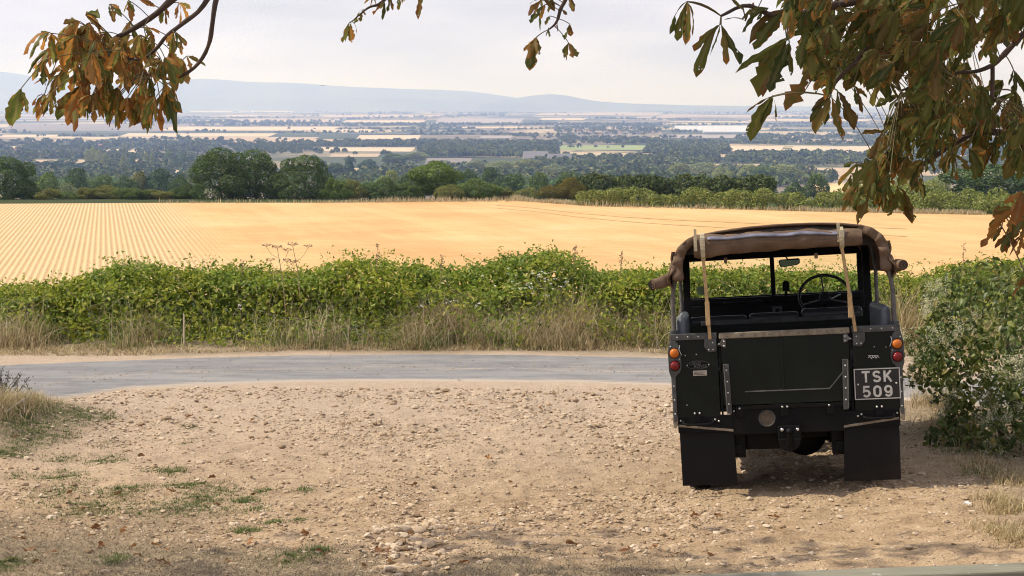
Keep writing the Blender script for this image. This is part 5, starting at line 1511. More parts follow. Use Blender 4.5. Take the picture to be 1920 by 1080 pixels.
# fallen corners of the side curtains, gathered at the rear edge
for s in (-1, 1):
    V = []
    for j in range(14):
        u = j / 13
        for i in range(15):
            w = i / 14
            x = s * (.758 + .030 * math.sin(u * 9 + w * 4) * u + .02 * u)
            V.append((x, -.05 + .42 * w + .02 * math.sin(u * 6), 1.80 - .215 * u - .05 * u * math.sin(w * 7)))
    Vo = np.array(V).reshape(14, 15, 3); Vi = Vo - np.array([s * .012, 0, 0])
    P_(shell(Vo, Vi), 'gathered_corner', canvas, hood, 0, 60)
    if s < 0: path = [(-.90, -.075, 1.575), (-.845, -.03, 1.585), (-.80, .08, 1.60), (-.79, .4, 1.615), (-.79, 1.0, 1.61), (-.79, 1.9, 1.60)]
    else: path = [(.835, -.075, 1.625), (.815, -.02, 1.625), (.80, .1, 1.62), (.79, .4, 1.615), (.79, 1.0, 1.61), (.79, 1.9, 1.60)]
    P = np.array(path); tt = np.linspace(0, 5, 26)
    pth = np.stack([np.interp(tt, range(6), P[:, k]) for k in range(3)], -1)
    rr = .041 + .006 * (vnoise(tt * 3, tt * 0, 5) - .5) * 2
    rc = P_(MB().tube(pth, rr, 14), 'rolled_side_curtain', canvas, car, 0, 50)
    d = pth[0] - pth[1]; d /= np.linalg.norm(d)
    a1 = np.cross(d, [0, 0, 1.0]); a1 /= np.linalg.norm(a1); a2 = np.cross(a1, d)
    sp = [pth[0] + d * .004 + (.036 - .0105 * q / 6.28) * (math.cos(q) * a1 + math.sin(q) * a2) for q in np.linspace(0, 18, 54)]
    P_(MB().tube(sp, .0036, 6), 'spiral_edge', canvas, rc, 0, 60)
    P_(MB().disc(pth[0], .034, .003, 'y', 20), 'roll_end', canvas_in, rc, 0)
    P_(MB().tube([(s * .762, -.052, 1.70), (s * .79, -.06, 1.63), (s * .80, -.05, 1.57), (s * .775, -.045, 1.60)], .004, 6), 'tie_cord', canvas, rc, 0, 60)
for s in (-1, 1):
    hp = [p for p in HP_ if p[0] * s > .5]; hp = hp if s < 0 else hp[::-1]
    P = np.array(hp); tt = np.linspace(0, len(P) - 1, 34)
    C = np.stack([np.interp(tt, range(len(P)), P[:, 0]) * .985 - s * .018, -.035 - .012 * np.sin(tt * 5), np.interp(tt, range(len(P)), P[:, 1]) - .012], -1)
    ang = np.linspace(0, 2 * math.pi, 18, endpoint=False); V = []
    T_ = np.gradient(C, axis=0); T_ /= np.linalg.norm(T_, axis=1)[:, None]
    for i in range(34):
        nrm = np.cross(T_[i], [0, 1, 0]); nrm /= np.linalg.norm(nrm)
        rr_ = (.043 - .0005 * i) * (1 + .17 * (fbm(tt[i] * 2.2 + np.cos(ang) * .9, np.sin(ang) * 1.3 + 5 * s, 31, 3) - .5) * 2) * (.55 if i in (0, 33) else 1)
        V += [C[i] + nrm * math.cos(a) * r_ + np.array([0, math.sin(a) * r_ * .55, 0]) for a, r_ in zip(ang, rr_)]
    F = [(i * 18 + k, i * 18 + (k + 1) % 18, (i + 1) * 18 + (k + 1) % 18, (i + 1) * 18 + k) for i in range(33) for k in range(18)] + [tuple(range(18))[::-1], tuple(33 * 18 + k for k in range(18))]
    P_(MB().add(V, F), 'corner_fold', canvas, hood, 0, 60)
# rolled rear curtain slung under the rear edge
n = 60; tt = np.linspace(0, 1, n)
X = -.60 + 1.165 * tt
Zc = 1.822 + .012 * tt - .020 * np.sin(np.pi * tt) * 0 + .012 * np.sin(np.pi * tt)
rz = .078 - .020 * tt + .004 * np.sin(tt * 21); V = []
m = 28
for i in range(n):
    for k in range(m):
        a = 2 * math.pi * k / m
        wr = 1 + .17 * (fbm(np.array(tt[i] * 17 + math.cos(a) * 2.2), np.array(math.sin(a) * 1.6 + tt[i] * 5), 13, 4) - .5) * 2
        en = min(1, .55 + 6 * min(tt[i], 1 - tt[i]) + .3)
        V.append((X[i], -.065 + .052 * math.cos(a) * wr, Zc[i] + rz[i] * math.sin(a) * wr * en))
F = [(i * m + k, i * m + (k + 1) % m, (i + 1) * m + (k + 1) % m, (i + 1) * m + k) for i in range(n - 1) for k in range(m)] + [tuple(range(m)), tuple((n - 1) * m + k for k in range(m))[::-1]]
roll = P_(MB().add(V, F), 'rolled_rear_curtain', canvas, car, 0, 60)
# strip of clear window showing along the top of the roll
V = []
for i in range(40):
    u = i / 39; x = -.50 + .95 * u; zc = float(np.interp(x, X, Zc + rz)); hw = .006 - .003 * u + .003 * math.sin(u * 40)
    V += [(x, -.124, zc - .032 - hw * .5), (x, -.118, zc - .030 + hw), (x, -.098, zc - .012 + .002 * math.sin(u * 30))]
F = [(3 * i + k, 3 * i + k + 1, 3 * i + k + 4, 3 * i + k + 3) for i in range(39) for k in (0, 1)]
zp = P_(MB().add(V, F), 'folded_window', zip_mat, roll, 0, 60)
sd = zp.modifiers.new('solid', 'SOLIDIFY'); sd.thickness = .012; sd.offset = -1
P_(MB().tube([(x, -.117, float(np.interp(x, X, Zc + rz)) - .062 - .004 * math.sin(x * 9)) for x in np.linspace(-.5, .48, 20)], .003, 6), 'seam', canvas, roll, 0, 60)
# straps: over the roll, then hanging taut to the tailgate latches
for s, xt, xb, zb in ((-1, -.535, -.518, 1.165), (1, .425, .495, 1.175)):
    zc = float(np.interp(xt, X, Zc)); rr = float(np.interp(xt, X, rz)) + .012
    path = [(xt, -.01, zc + rr * .7), (xt, -.04, zc + rr + .006), (xt, -.075, zc + rr), (xt, -.125, zc + rr * .45), (xt, -.133, zc - .02), (xt, -.118, zc - rr * .75), (xt, -.085, zc - rr - .004)]
    V = []
    for p in path: V += [(p[0] - .016, p[1], p[2]), (p[0] + .016, p[1], p[2])]
    o = MB().add(V, [(2 * i, 2 * i + 1, 2 * i + 3, 2 * i + 2) for i in range(len(path) - 1)])
    so = P_(o, 'roll_strap', buckle_web, car, 0); m_ = so.modifiers.new('solid', 'SOLIDIFY'); m_.thickness = .004
    P_(MB().box(xt - .018, xt + .018, -.142, -.134, zc + .0, zc + .055), 'buckle', buckle_web, so, .003)
    P_(MB().box(xt - .058 if s < 0 else xt - .03, xt - .038 if s < 0 else xt - .008, -.12, -.112, zc - .03, zc + rr + .035), 'loose_end', buckle_web, so, .002)
    zt = zc - rr
    xm_ = xt + (xb - xt) * .55
    V = []
    for x, y, z in ((xt, -.085, zt), (xm_, -.055, zt - (zt - zb) * .55), (xb, -.024, zb)): V += [(x - .0115, y, z), (x + .0115, y, z)]
    hs = P_(MB().add(V, [(0, 1, 3, 2), (2, 3, 5, 4)]), 'hanging_strap', webbing, car, 0); m_ = hs.modifiers.new('solid', 'SOLIDIFY'); m_.thickness = .003
    P_(MB().box(xm_ - .015, xm_ + .017, -.064, -.048, zb + .10, zb + .27), 'doubled_strap', webbing, hs, .003)
# hoops and posts
for s in (-1, 1):
    P_(MB().tube([(s * .775, .06, 1.20), (s * .770, .05, 1.45), (s * .745, .03, 1.66), (s * .715, .03, 1.80)], .0165, 10), 'hood_stick', hoop_mat, car, 0, 60)
    P_(MB().tube([(s * .735, .85, 1.20), (s * .735, .85, 1.6), (s * .71, .85, 1.80)], .015, 10), 'hood_stick', hoop_mat, car, 0, 60)
    P_(MB().disc((s * .775, .06, 1.205), .028, .03, 'z', 16), 'stick_socket', galv_dark, car, .003)
    P_(MB().prism([(s * .735, 1.205), (s * .68, 1.205), (s * .668, 1.78), (s * .725, 1.78)], 1.22, 1.26), 'door_pillar', blackp, car, .004)
    dt = MB().box(s * .765, s * .735, 1.30, 1.34, 1.205, 1.66).box(s * .765, s * .735, 1.98, 2.02, 1.205, 1.74)
P_(MB().tube([(x * .965, .03, z - .035) for x, z in HP_[3:14]], .014, 10), 'rear_hoop', hoop_mat, car, 0, 60)
P_(MB().tube([(x * .965, 1.0, z - .055) for x, z in HP_[3:14]], .014, 10), 'middle_hoop', hoop_mat, car, 0, 60)
for x in (-.38, .25): P_(MB().box(x - .012, x + .012, -.02, -.012, 1.70, 1.74), 'curtain_tab', canvas, car, .002)
P_(MB().box(-.70, .70, .02, .05, 1.775, 1.835), 'header_rail', canvas_in, car, .006)
# ---------------------------------------------------------------- horse chestnut whose branches hang into the view
rg = np.random.default_rng(77)
def chestnut_mat(name, bias, bright):
    """bias: share of browned tissue"""
    t = NT(name)
    K = lambda *c: tuple(min(1, x * bright) for x in c)
    g = t.N('NewGeometry'); pos = t.N('TexCoord').outputs['Object']
    rnd = g.outputs['Random Per Island']
    greenc = t.ramp(rnd, [(0, K(.034, .050, .012)), (.3, K(.060, .078, .015)), (.55, K(.095, .105, .02)), (.8, K(.13, .11, .025)), (1, K(.11, .065, .02))])
    brown = t.ramp(t.math('FRACT', t.math('MULTIPLY', rnd, 7.31)), [(0, K(.085, .030, .009)), (.35, K(.170, .062, .013)), (.65, K(.28, .118, .020)), (1, K(.21, .125, .048))])
    blot = t.noise(26, 6, .72, pos, 1.0)
    edge = t.N('Attribute', attribute_name='rim').outputs['Fac']
    k = t.math('ADD', t.math('ADD', t.math('MULTIPLY', edge, .45), t.math('MULTIPLY', t.math('SUBTRACT', blot, .5), 2.1)), t.math('ADD', t.math('MULTIPLY', t.math('SUBTRACT', t.math('FRACT', t.math('MULTIPLY', rnd, 3.77)), .5), .9), bias))
    c = t.mix(t.ramp(k, [(.12, (0, 0, 0)), (.42, (1, 1, 1))]), greenc, brown)
    vein = t.N('Attribute', attribute_name='vein').outputs['Fac']
    c = t.mix(t.math('MULTIPLY', vein, .45), c, K(.19, .15, .065))
    t.col(c); t.set(Roughness=.6, Specular_IOR_Level=.25)
    tr = t.N('BsdfTranslucent'); t.L(c, tr.inputs['Color'])
    ms = t.N('MixShader'); ms.inputs[0].default_value = .52
    t.L(t.b.outputs[0], ms.inputs[1]); t.L(tr.outputs[0], ms.inputs[2])
    # eaten holes and torn margins
    hole = t.math('GREATER_THAN', t.math('ADD', t.noise(44, 3, .6, pos), t.math('MULTIPLY', edge, .055)), .705)
    tp = t.N('BsdfTransparent'); m2 = t.N('MixShader'); t.L(hole, m2.inputs[0]); t.L(ms.outputs[0], m2.inputs[1]); t.L(tp.outputs[0], m2.inputs[2]); t.L(m2.outputs[0], t.o.inputs['Surface'])
    return t.m
chest_green = chestnut_mat('chestnut_leaf_green', -.26, 1.25)
chest_mat = chestnut_mat('chestnut_leaf', .02, 1.3)
chest_orange = chestnut_mat('chestnut_leaf_orange', .08, 1.9)
chest_red = chestnut_mat('chestnut_leaf_red', .30, 1.5)
NL = 11
def leaflet(o, d, ln, wd, rg, curl, fold, flat=2.0):
    # hanging leaves turn their faces outwards, towards the open side of the tree (flat)
    """drooping obovate leaflet with a ragged, curled margin; returns grid (NL, 5, 3), rim and vein weights"""
    d = d / np.linalg.norm(d)
    side = np.cross(d, np.array([.25, -1, .35]) * flat + rg.normal(size=3)); side /= np.linalg.norm(side)
    P, rim, vein = [], [], []
    pos = np.array(o, float); dr = d.copy()
    tw = rg.normal() * .10
    ph = rg.random() * 6
    for i in range(NL):
        u = i / (NL - 1)
        nrm = np.cross(side, dr); nrm /= np.linalg.norm(nrm)
        prof = (u ** .85) * (1 - u ** 5.5) ** .9 * 1.25 + .02
        w = wd * prof * (1 + .20 * rg.normal())
        for j, q in enumerate((-1, -.5, 0, .5, 1)):
            jag = (1 + .20 * rg.normal()) if abs(q) == 1 else 1
            lift = fold * abs(q) * w * (1 - .6 * u) - curl * abs(q) ** 2 * w * u + .07 * w * math.sin(u * 17 + ph + q * 4)
            P.append(pos + side * q * w * jag + nrm * lift)
            rim.append(max(abs(q) ** 3, sst(.75, 1.0, u) * 1.0)); vein.append(1.0 if q == 0 and u < .9 else .12 * (i % 2))
        pos = pos + dr * ln / (NL - 1)
        dr = dr + np.array([0, 0, -.075]) + nrm * curl * -.05 + .035 * rg.normal(size=3); dr /= np.linalg.norm(dr)
        side = side + nrm * tw; side -= dr * side.dot(dr); side /= np.linalg.norm(side)
    return np.array(P), rim, vein
class Spray:
    def __init__(s): s.V, s.F, s.rim, s.vein, s.n, s.pet = [], [], [], [], 0, MB()
    def leaf(s, base, size, rg, aim=None, n=None, spread=1.0, droop=.8, curl=None):
        """one palmate leaf: leaflets fanning from base around the direction aim"""
        aim = np.array([rg.normal() * .5, rg.normal() * .5, -.9]) if aim is None else np.array(aim, float)
        aim = aim / np.linalg.norm(aim)
        n = n or rg.integers(5, 8)
        u = np.cross(aim, np.array([.25, -1, .35]) * 2.2 + rg.normal(size=3)); u /= np.linalg.norm(u)
        # fan mostly in one plane, as hanging leaves do
        for k in range(n):
            f = (k - (n - 1) / 2) / max(1, (n - 1) / 2)
            a = f * spread * 1.12 + rg.normal() * .10
            w = np.cross(aim, u)
            d = aim * math.cos(a) + u * math.sin(a) + w * .28 * rg.normal() + np.array([0, 0, -.25 * droop])
            ln = size * (1 - .38 * abs(f) ** 1.5) * (.85 + .25 * rg.random()); cu = (.5 + .9 * rg.random()) if curl is None else curl
            P, rim, vein = leaflet(base, d, ln, ln * (.125 + .055 * rg.random()), rg, cu, .35 + .6 * rg.random())
            s.V.append(P); s.rim += rim; s.vein += vein
            i = np.arange(NL * 5).reshape(NL, 5) + s.n
            s.F.append(np.stack([i[:-1, :-1], i[:-1, 1:], i[1:, 1:], i[1:, :-1]], -1).reshape(-1, 4)); s.n += NL * 5
    def petiole(s, a, b, r=.0022):
        a, b = np.array(a, float), np.array(b, float); m = (a + b) / 2 + np.array([0, 0, .12 * np.linalg.norm(b - a)])
        s.pet.tube([(1 - q) ** 2 * a + 2 * q * (1 - q) * m + q * q * b for q in np.linspace(0, 1, 6)], r, 5)
    def build(s, parent, off, mat=None):
        V = np.concatenate(s.V); F = np.concatenate(s.F); nv = len(V); Fs = [F]; mi = np.zeros(len(F))
        if s.pet.v:
            pf = [f for f in s.pet.f if len(f) == 4]; V = np.concatenate([V, np.array(s.pet.v)]); Fs.append(np.array(pf) + nv); mi = np.concatenate([mi, np.ones(len(pf))])
        me = np_mesh('foliage', V - off, Fs, smooth=True, mat_idx=mi)
        for nm, v in (('rim', s.rim), ('vein', s.vein)):
            a = me.attributes.new(nm, 'FLOAT', 'POINT'); a.data.foreach_set('value', np.concatenate([np.array(v, np.float32), np.zeros(len(V) - nv, np.float32)]))
        return link('foliage', me, [mat or chest_mat, petiole_mat], parent)
petiole_mat = paint('petiole', (.12, .095, .04), .7, var=.3)
chest_bark = paint('chestnut bark', (.070, .045, .032), .9, var=.45, scale=18, bump=.7)
TR = np.array([3.9, .3, float(T(3.9, .3))])
tree = empty('horse_chestnut_tree', TR)
tag(tree, 'horse chestnut tree with browning leaves whose branches hang into the top of the view', 'tree')
def curve(pts, n=24):
    P = np.array(pts, float); tt = np.linspace(0, len(P) - 1, n)
    # Catmull-Rom
    Q = np.vstack([2 * P[0] - P[1], P, 2 * P[-1] - P[-2]]); out = []
    for q in tt:
        i = min(int(q), len(P) - 2); f = q - i; p0, p1, p2, p3 = Q[i:i + 4]
        out.append(.5 * ((2 * p1) + (-p0 + p2) * f + (2 * p0 - 5 * p1 + 4 * p2 - p3) * f * f + (-p0 + 3 * p1 - 3 * p2 + p3) * f ** 3))
    return np.array(out)
def branch(pts, r0, r1, name='branch', n=26, knob=.12):
    C = curve(pts, n); r = np.linspace(r0, r1, n) * (1 + knob * rg.normal(size=n) * .6)
    MB().tube(C - TR, r, 9).build(name, chest_bark, tree, 0, 60)
    return C
mbt = MB(); zt_ = TR[2]
tp_ = curve([(3.9, .3, zt_ - .2), (3.92, .32, zt_ + .5), (3.85, .35, zt_ + 2), (3.75, .5, zt_ + 3.6), (3.6, .7, zt_ + 5.2), (3.6, .8, zt_ + 8)], 30)
mbt.tube(tp_ - TR, np.interp(np.linspace(0, 1, 30), [0, .06, .2, .6, 1], [.62, .44, .36, .28, .10]), 18)
mbt.build('trunk', chest_bark, tree, 0, 60)
A_ = lambda px, py, Y: tuple(at(px, py, Y))
fork1, fork2 = tp_[19], tp_[15]
# limbs reaching out over the view, then the branches that dip into it
limb_l = branch([fork1, (1.6, 2.2, 6.4), (-.8, 4.4, 6.0), (-2.0, 5.9, 4.9), A_(470, -160, 6.6)], .17, .045, 'limb')
limb_c = branch([fork1, (2.2, 3.0, 6.6), (1.0, 5.6, 6.2), A_(900, -330, 8.0)], .13, .035, 'limb')
limb_r = branch([fork2, (3.3, 2.4, 4.9), (2.7, 3.9, 4.3), A_(1990, -90, 5.2)], .16, .05, 'limb')
# left hanging branches (traced as they hang, six to seven metres out)
bl1 = branch([A_(470, -160, 6.6), A_(380, -50, 6.7), A_(322, 0, 6.75), A_(285, 32, 6.8), A_(235, 62, 6.85), A_(190, 83, 6.9), A_(150, 90, 6.95), A_(118, 92, 7.0)], .019, .006)
bl2 = branch([A_(470, -160, 6.6), A_(420, -60, 6.6), A_(380, 12, 6.6), A_(345, 42, 6.6), A_(312, 68, 6.6), A_(292, 92, 6.65), A_(262, 112, 6.7), A_(215, 102, 6.75)], .013, .006)
bl3 = branch([A_(470, -160, 6.6), A_(425, -60, 6.5), A_(405, 0, 6.5), A_(398, 45, 6.5), A_(393, 78, 6.52), A_(380, 108, 6.55), A_(358, 132, 6.6), A_(325, 148, 6.7), A_(290, 143, 6.75), A_(268, 138, 6.8)], .013, .005)
def in_poly(x, y, P):
    c = False
    for (x0, y0), (x1, y1) in zip(P, P[1:] + P[:1]):
        if (y0 > y) != (y1 > y) and x < (x1 - x0) * (y - y0) / (y1 - y0) + x0: c = not c
    return c
SL = Spray()
def px_leaf(S, px, py, Y, ax, ay, size, br=None, n=None, spread=.8, depth=None):
    """a leaf whose stalk ends at the traced point and whose leaflets hang towards (ax, ay)"""
    b = np.array(A_(px, py, Y)); e = np.array(A_(ax, ay, Y + (rg.normal() * .06 if depth is None else depth)))
    S.leaf(b, np.linalg.norm(e - b) if size is None else size, rg, aim=e - b, n=n, spread=spread)
    if br is not None:
        i = np.argmin(np.linalg.norm(br - b, axis=1)); S.petiole(br[i], b)
left_leaves = [
    (92, 60, 30, 90, .8, 4), (150, 40, 95, 58, .6, 4), (160, 28, 215, 20, .7, 5), (205, 8, 240, 30, .8, 4), (240, 0, 258, 40, .5, 3), (262, 0, 300, -10, .6, 4), (305, 10, 318, 50, .55, 4), (335, 5, 362, 38, .6, 4),
    (95, 95, 25, 132, .55, 4), (95, 92, 68, 140, .4, 3), (120, 95, 160, 115, .7, 5), (200, 60, 180, 85, .8, 5), (225, 70, 205, 95, .8, 5), (270, 50, 300, 66, .6, 4), (285, 60, 265, 100, .7, 5), (310, 65, 345, 90, .6, 4), (150, 115, 165, 165, .6, 4),
    (130, 120, 50, 160, .45, 4), (110, 140, 70, 185, .5, 4), (40, 165, 0, 232, .35, 5), (38, 168, 35, 235, .3, 3), (148, 162, 100, 238, .42, 6), (150, 165, 150, 228, .35, 4), (178, 172, 172, 240, .5, 5), (195, 150, 200, 205, .5, 5),
    (226, 176, 210, 232, .35, 4), (228, 178, 240, 230, .25, 3), (268, 150, 272, 225, .55, 6), (255, 165, 275, 240, .45, 6), (308, 160, 318, 225, .35, 4), (308, 160, 348, 185, .35, 3), (306, 165, 335, 228, .3, 3), (350, 105, 390, 120, .45, 3), (340, 110, 350, 160, .5, 4), (300, 110, 270, 135, .9, 6),
    (250, 120, 235, 160, .8, 6), (200, 115, 190, 150, .9, 6), (170, 130, 120, 165, .7, 5), (320, 95, 335, 140, .7, 5), (280, 125, 310, 140, .7, 5), (215, 95, 255, 110, .8, 5), (330, 60, 350, 88, .5, 3), (232, 130, 240, 175, .6, 5), (140, 60, 200, 40, .5, 5), (185, 125, 150, 140, .8, 5)]
allL = np.concatenate([bl1, bl2, bl3])
for px, py, ax, ay, sp, n in left_leaves:
    px_leaf(SL, px, py, 6.78 + .10 * rg.normal(), ax, ay, None, allL, n, sp * 1.05)
lp = [(95, 60), (230, 40), (330, 60), (350, 130), (330, 200), (250, 225), (150, 215), (90, 200), (60, 160)]
cnt = 0
while cnt < 46:
    px, py = 60 + 300 * rg.random(), 35 + 170 * rg.random()
    if not in_poly(px, py, lp): continue
    cnt += 1
    px_leaf(SL, px, py - 12, 6.8 + .16 * rg.normal(), px - 12 + 30 * rg.normal(), py + 38 + 10 * rg.normal(), None, allL, None, .75)
SL.build(tree, TR, chest_orange)
# centre: two small tips further off
SC = Spray()
bc1 = branch([A_(900, -330, 8.0), A_(800, -160, 8.2), A_(740, -30, 8.4), A_(715, 5, 8.4), A_(690, 15, 8.4), A_(660, 40, 8.4)], .018, .003)
bc2 = branch([A_(900, -330, 8.0), A_(1000, -160, 7.8), A_(1060, -30, 7.6), A_(1050, 20, 7.6), A_(1043, 42, 7.6), A_(1030, 55, 7.6)], .018, .004)
allC = np.concatenate([bc1, bc2])
for px, py, Y, ax, ay, sp, n in [(655, 42, 8.4, 630, 85, .28, 2), (656, 44, 8.4, 662, 78, .2, 2), (664, 44, 8.4, 676, 62, .15, 1), (680, 18, 8.4, 668, 40, .5, 3), (720, 2, 8.4, 708, 30, .6, 4), (730, -5, 8.4, 738, 25, .5, 4), (765, -25, 8.4, 760, 6, .6, 4), (785, -20, 8.4, 790, 18, .4, 3), (700, -12, 8.4, 690, 4, .6, 4), (752, -18, 8.4, 742, 10, .4, 3),
                                (1015, 0, 7.6, 978, 22, .6, 3), (1022, 8, 7.6, 1000, 56, .5, 4), (1035, -5, 7.6, 1040, 30, .7, 5), (1060, -10, 7.6, 1085, 10, .7, 4), (1052, 18, 7.6, 1068, 25, .4, 2), (1005, 70, 7.6, 988, 114, .42, 5), (1006, 70, 7.6, 1012, 105, .35, 2), (1068, 45, 7.6, 1070, 75, .5, 4), (1066, 80, 7.6, 1058, 115, .42, 4), (1066, 80, 7.6, 1085, 104, .2, 2), (1030, 30, 7.6, 1026, 45, .6, 3), (1045, 45, 7.6, 1045, 60, .5, 3), (1028, 52, 7.6, 1028, 72, .3, 2), (1010, -8, 7.6, 1050, -5, .8, 5)]:
    px_leaf(SC, px, py, Y, ax, ay, None, allC, n, sp)
SC.build(tree, TR)
# right: the big mass
br1 = branch([A_(1990, -90, 5.2), A_(1800, -50, 5.1), A_(1640, -8, 5.0), A_(1560, 12, 5.0), A_(1490, 28, 5.0), A_(1450, 30, 5.0), A_(1400, 10, 5.0), A_(1352, 30, 5.0)], .020, .005)
br2 = branch([A_(1990, -90, 5.2), A_(1950, 30, 5.3), A_(1912, 70, 5.3), A_(1880, 105, 5.3), A_(1861, 122, 5.3), A_(1830, 134, 5.3), A_(1800, 136, 5.3), A_(1740, 150, 5.3), A_(1690, 170, 5.3)], .013, .004)
br3 = branch([A_(1861, 122, 5.3), A_(1861, 150, 5.3), A_(1860, 182, 5.3)], .008, .007, n=8)
br4 = branch([A_(2020, 180, 5.6), A_(1950, 252, 5.6), A_(1890, 250, 5.6), A_(1840, 247, 5.6), A_(1800, 262, 5.6), A_(1765, 285, 5.6), A_(1735, 306, 5.6), A_(1690, 318, 5.6), A_(1655, 338, 5.6)], .018, .005)
br4b = branch([A_(1990, -90, 5.2), (2.75, 5.4, 3.5), A_(2020, 180, 5.6)], .03, .018, n=12)
br5 = branch([A_(1640, -8, 5.0), A_(1640, 60, 4.9), A_(1610, 110, 4.8), A_(1570, 150, 4.8), A_(1555, 180, 4.8)], .012, .004)
br6 = branch([A_(2100, 240, 4.7), A_(2010, 330, 4.7), A_(1950, 372, 4.7), A_(1900, 395, 4.7), A_(1868, 410, 4.7)], .014, .004)
br6b = branch([limb_r[18], (3.0, 4.6, 3.0), A_(2100, 240, 4.7)], .03, .014, n=12)
allR = np.concatenate([br1, br2, br3, br4, br5, br6])
SR = Spray()
right_leaves = [(1288, 3, 5, 1232, 62, .42, 2), (1288, 3, 5, 1262, 75, .22, 2), (1288, 3, 5, 1297, 80, .2, 1), (1288, 3, 5, 1325, 50, .22, 1),
    (1350, 46, 5, 1282, 122, .40, 3), (1352, 46, 5, 1400, 108, .30, 2), (1398, 40, 5, 1372, -20, .5, 3), (1440, 15, 5, 1370, 10, .6, 4), (1470, 20, 5, 1380, 60, .5, 4), (1440, 40, 5, 1425, 75, .6, 4),
    (1475, 70, 5, 1372, 138, .42, 4), (1475, 75, 5, 1420, 165, .32, 3), (1480, 80, 5, 1462, 150, .3, 3), (1448, 180, 4.8, 1382, 245, .32, 3), (1449, 180, 4.8, 1418, 248, .2, 2), (1449, 181, 4.8, 1474, 228, .2, 1),
    (1530, 130, 4.8, 1455, 182, .4, 3), (1558, 180, 4.8, 1494, 215, .3, 3), (1556, 182, 4.8, 1530, 262, .26, 3), (1560, 180, 4.8, 1578, 275, .15, 1), (1570, 170, 4.8, 1612, 245, .26, 3), (1600, 160, 4.8, 1640, 210, .4, 3),
    (1655, 125, 5, 1680, 210, .22, 2), (1650, 120, 5, 1625, 195, .4, 4), (1640, 100, 5, 1580, 165, .5, 5), (1690, 228, 5.5, 1628, 268, .35, 4), (1700, 230, 5.5, 1690, 300, .5, 5), (1760, 250, 5.6, 1720, 305, .7, 6), (1672, 278, 5.6, 1604, 326, .34, 4), (1680, 280, 5.6, 1660, 335, .4, 4),
    (1662, 342, 5.6, 1640, 400, .4, 5), (1610, 345, 5.6, 1556, 382, .35, 3), (1602, 346, 5.6, 1600, 398, .3, 2), (1632, 352, 5.6, 1618, 408, .3, 3), (1682, 350, 5.6, 1705, 395, .3, 4), (1670, 352, 5.6, 1680, 392, .2, 2), (1725, 332, 5.6, 1738, 382, .35, 4), (1730, 332, 5.6, 1715, 360, .3, 2),
    (1784, 290, 5.6, 1758, 330, .3, 3), (1786, 290, 5.6, 1800, 338, .25, 2), (1788, 290, 5.6, 1818, 304, .15, 1), (1840, 250, 5.6, 1850, 310, .35, 5), (1868, 268, 5.6, 1878, 292, .3, 2), (1905, 282, 5.6, 1890, 330, .35, 3), (1908, 284, 5.6, 1925, 325, .3, 3), (1900, 262, 5.6, 1912, 280, .4, 3),
    (1830, 225, 5.5, 1820, 265, .5, 4), (1880, 150, 5.5, 1840, 185, .6, 5), (1770, 170, 5.4, 1740, 230, .6, 5), (1720, 180, 5.4, 1700, 245, .6, 5), (1690, 180, 5.4, 1640, 240, .5, 4), (1760, 190, 5.4, 1790, 245, .6, 5), (1800, 200, 5.5, 1850, 240, .6, 4), (1900, 130, 5.4, 1920, 180, .6, 5), (1910, 190, 5.4, 1880, 210, .5, 4), (1915, 40, 5.2, 1860, 60, .5, 5)]
for px, py, Y, ax, ay, sp, n in right_leaves:
    px_leaf(SR, px, py, Y + .08 * rg.normal(), ax, ay, None, allR, n, sp * 1.1)
# fill of the dense upper part: leaves in three layers of depth
dense = [(1455, -40), (1980, -40), (1980, 55), (1890, 70), (1835, 100), (1815, 150), (1860, 200), (1850, 235), (1790, 250), (1720, 275), (1690, 255), (1740, 205), (1690, 150), (1640, 140), (1600, 150), (1555, 165), (1530, 120), (1500, 70)]
cnt = 0
while cnt < 340:
    px, py = 1440 + 540 * rg.random(), -40 + 300 * rg.random()
    if not in_poly(px, py, dense): continue
    Y = 4.5 + 1.6 * rg.random(); cnt += 1
    ln = (42 + 34 * rg.random()) / FPX * 5.2
    b = np.array(A_(px, py - 25, Y)); SR.leaf(b, ln, rg, aim=[rg.normal() * .6 - .55, rg.normal() * .4, -.7], n=rg.integers(4, 7), spread=.9)
    if cnt % 2: i = np.argmin(np.linalg.norm(allR - b, axis=1)); SR.petiole(allR[i], b, .0018)
dense2 = [(1590, 340), (1650, 270), (1690, 225), (1740, 205), (1860, 190), (1925, 160), (1960, 330), (1905, 300), (1850, 290), (1790, 300), (1740, 330), (1700, 345), (1640, 370)]
cnt = 0
while cnt < 95:
    px, py = 1580 + 380 * rg.random(), 160 + 220 * rg.random()
    if not in_poly(px, py, dense2): continue
    cnt += 1; Y = 5.5 + .25 * rg.normal(); b = np.array(A_(px, py - 18, Y)); ln = (36 + 34 * rg.random()) / FPX * 5.5
    SR.leaf(b, ln, rg, aim=[rg.normal() * .5 - .35, rg.normal() * .5, -.75], n=rg.integers(3, 7), spread=.75)
    i = np.argmin(np.linalg.norm(allR - b, axis=1)); SR.petiole(allR[i], b, .0016)
SR.build(tree, TR, chest_green)
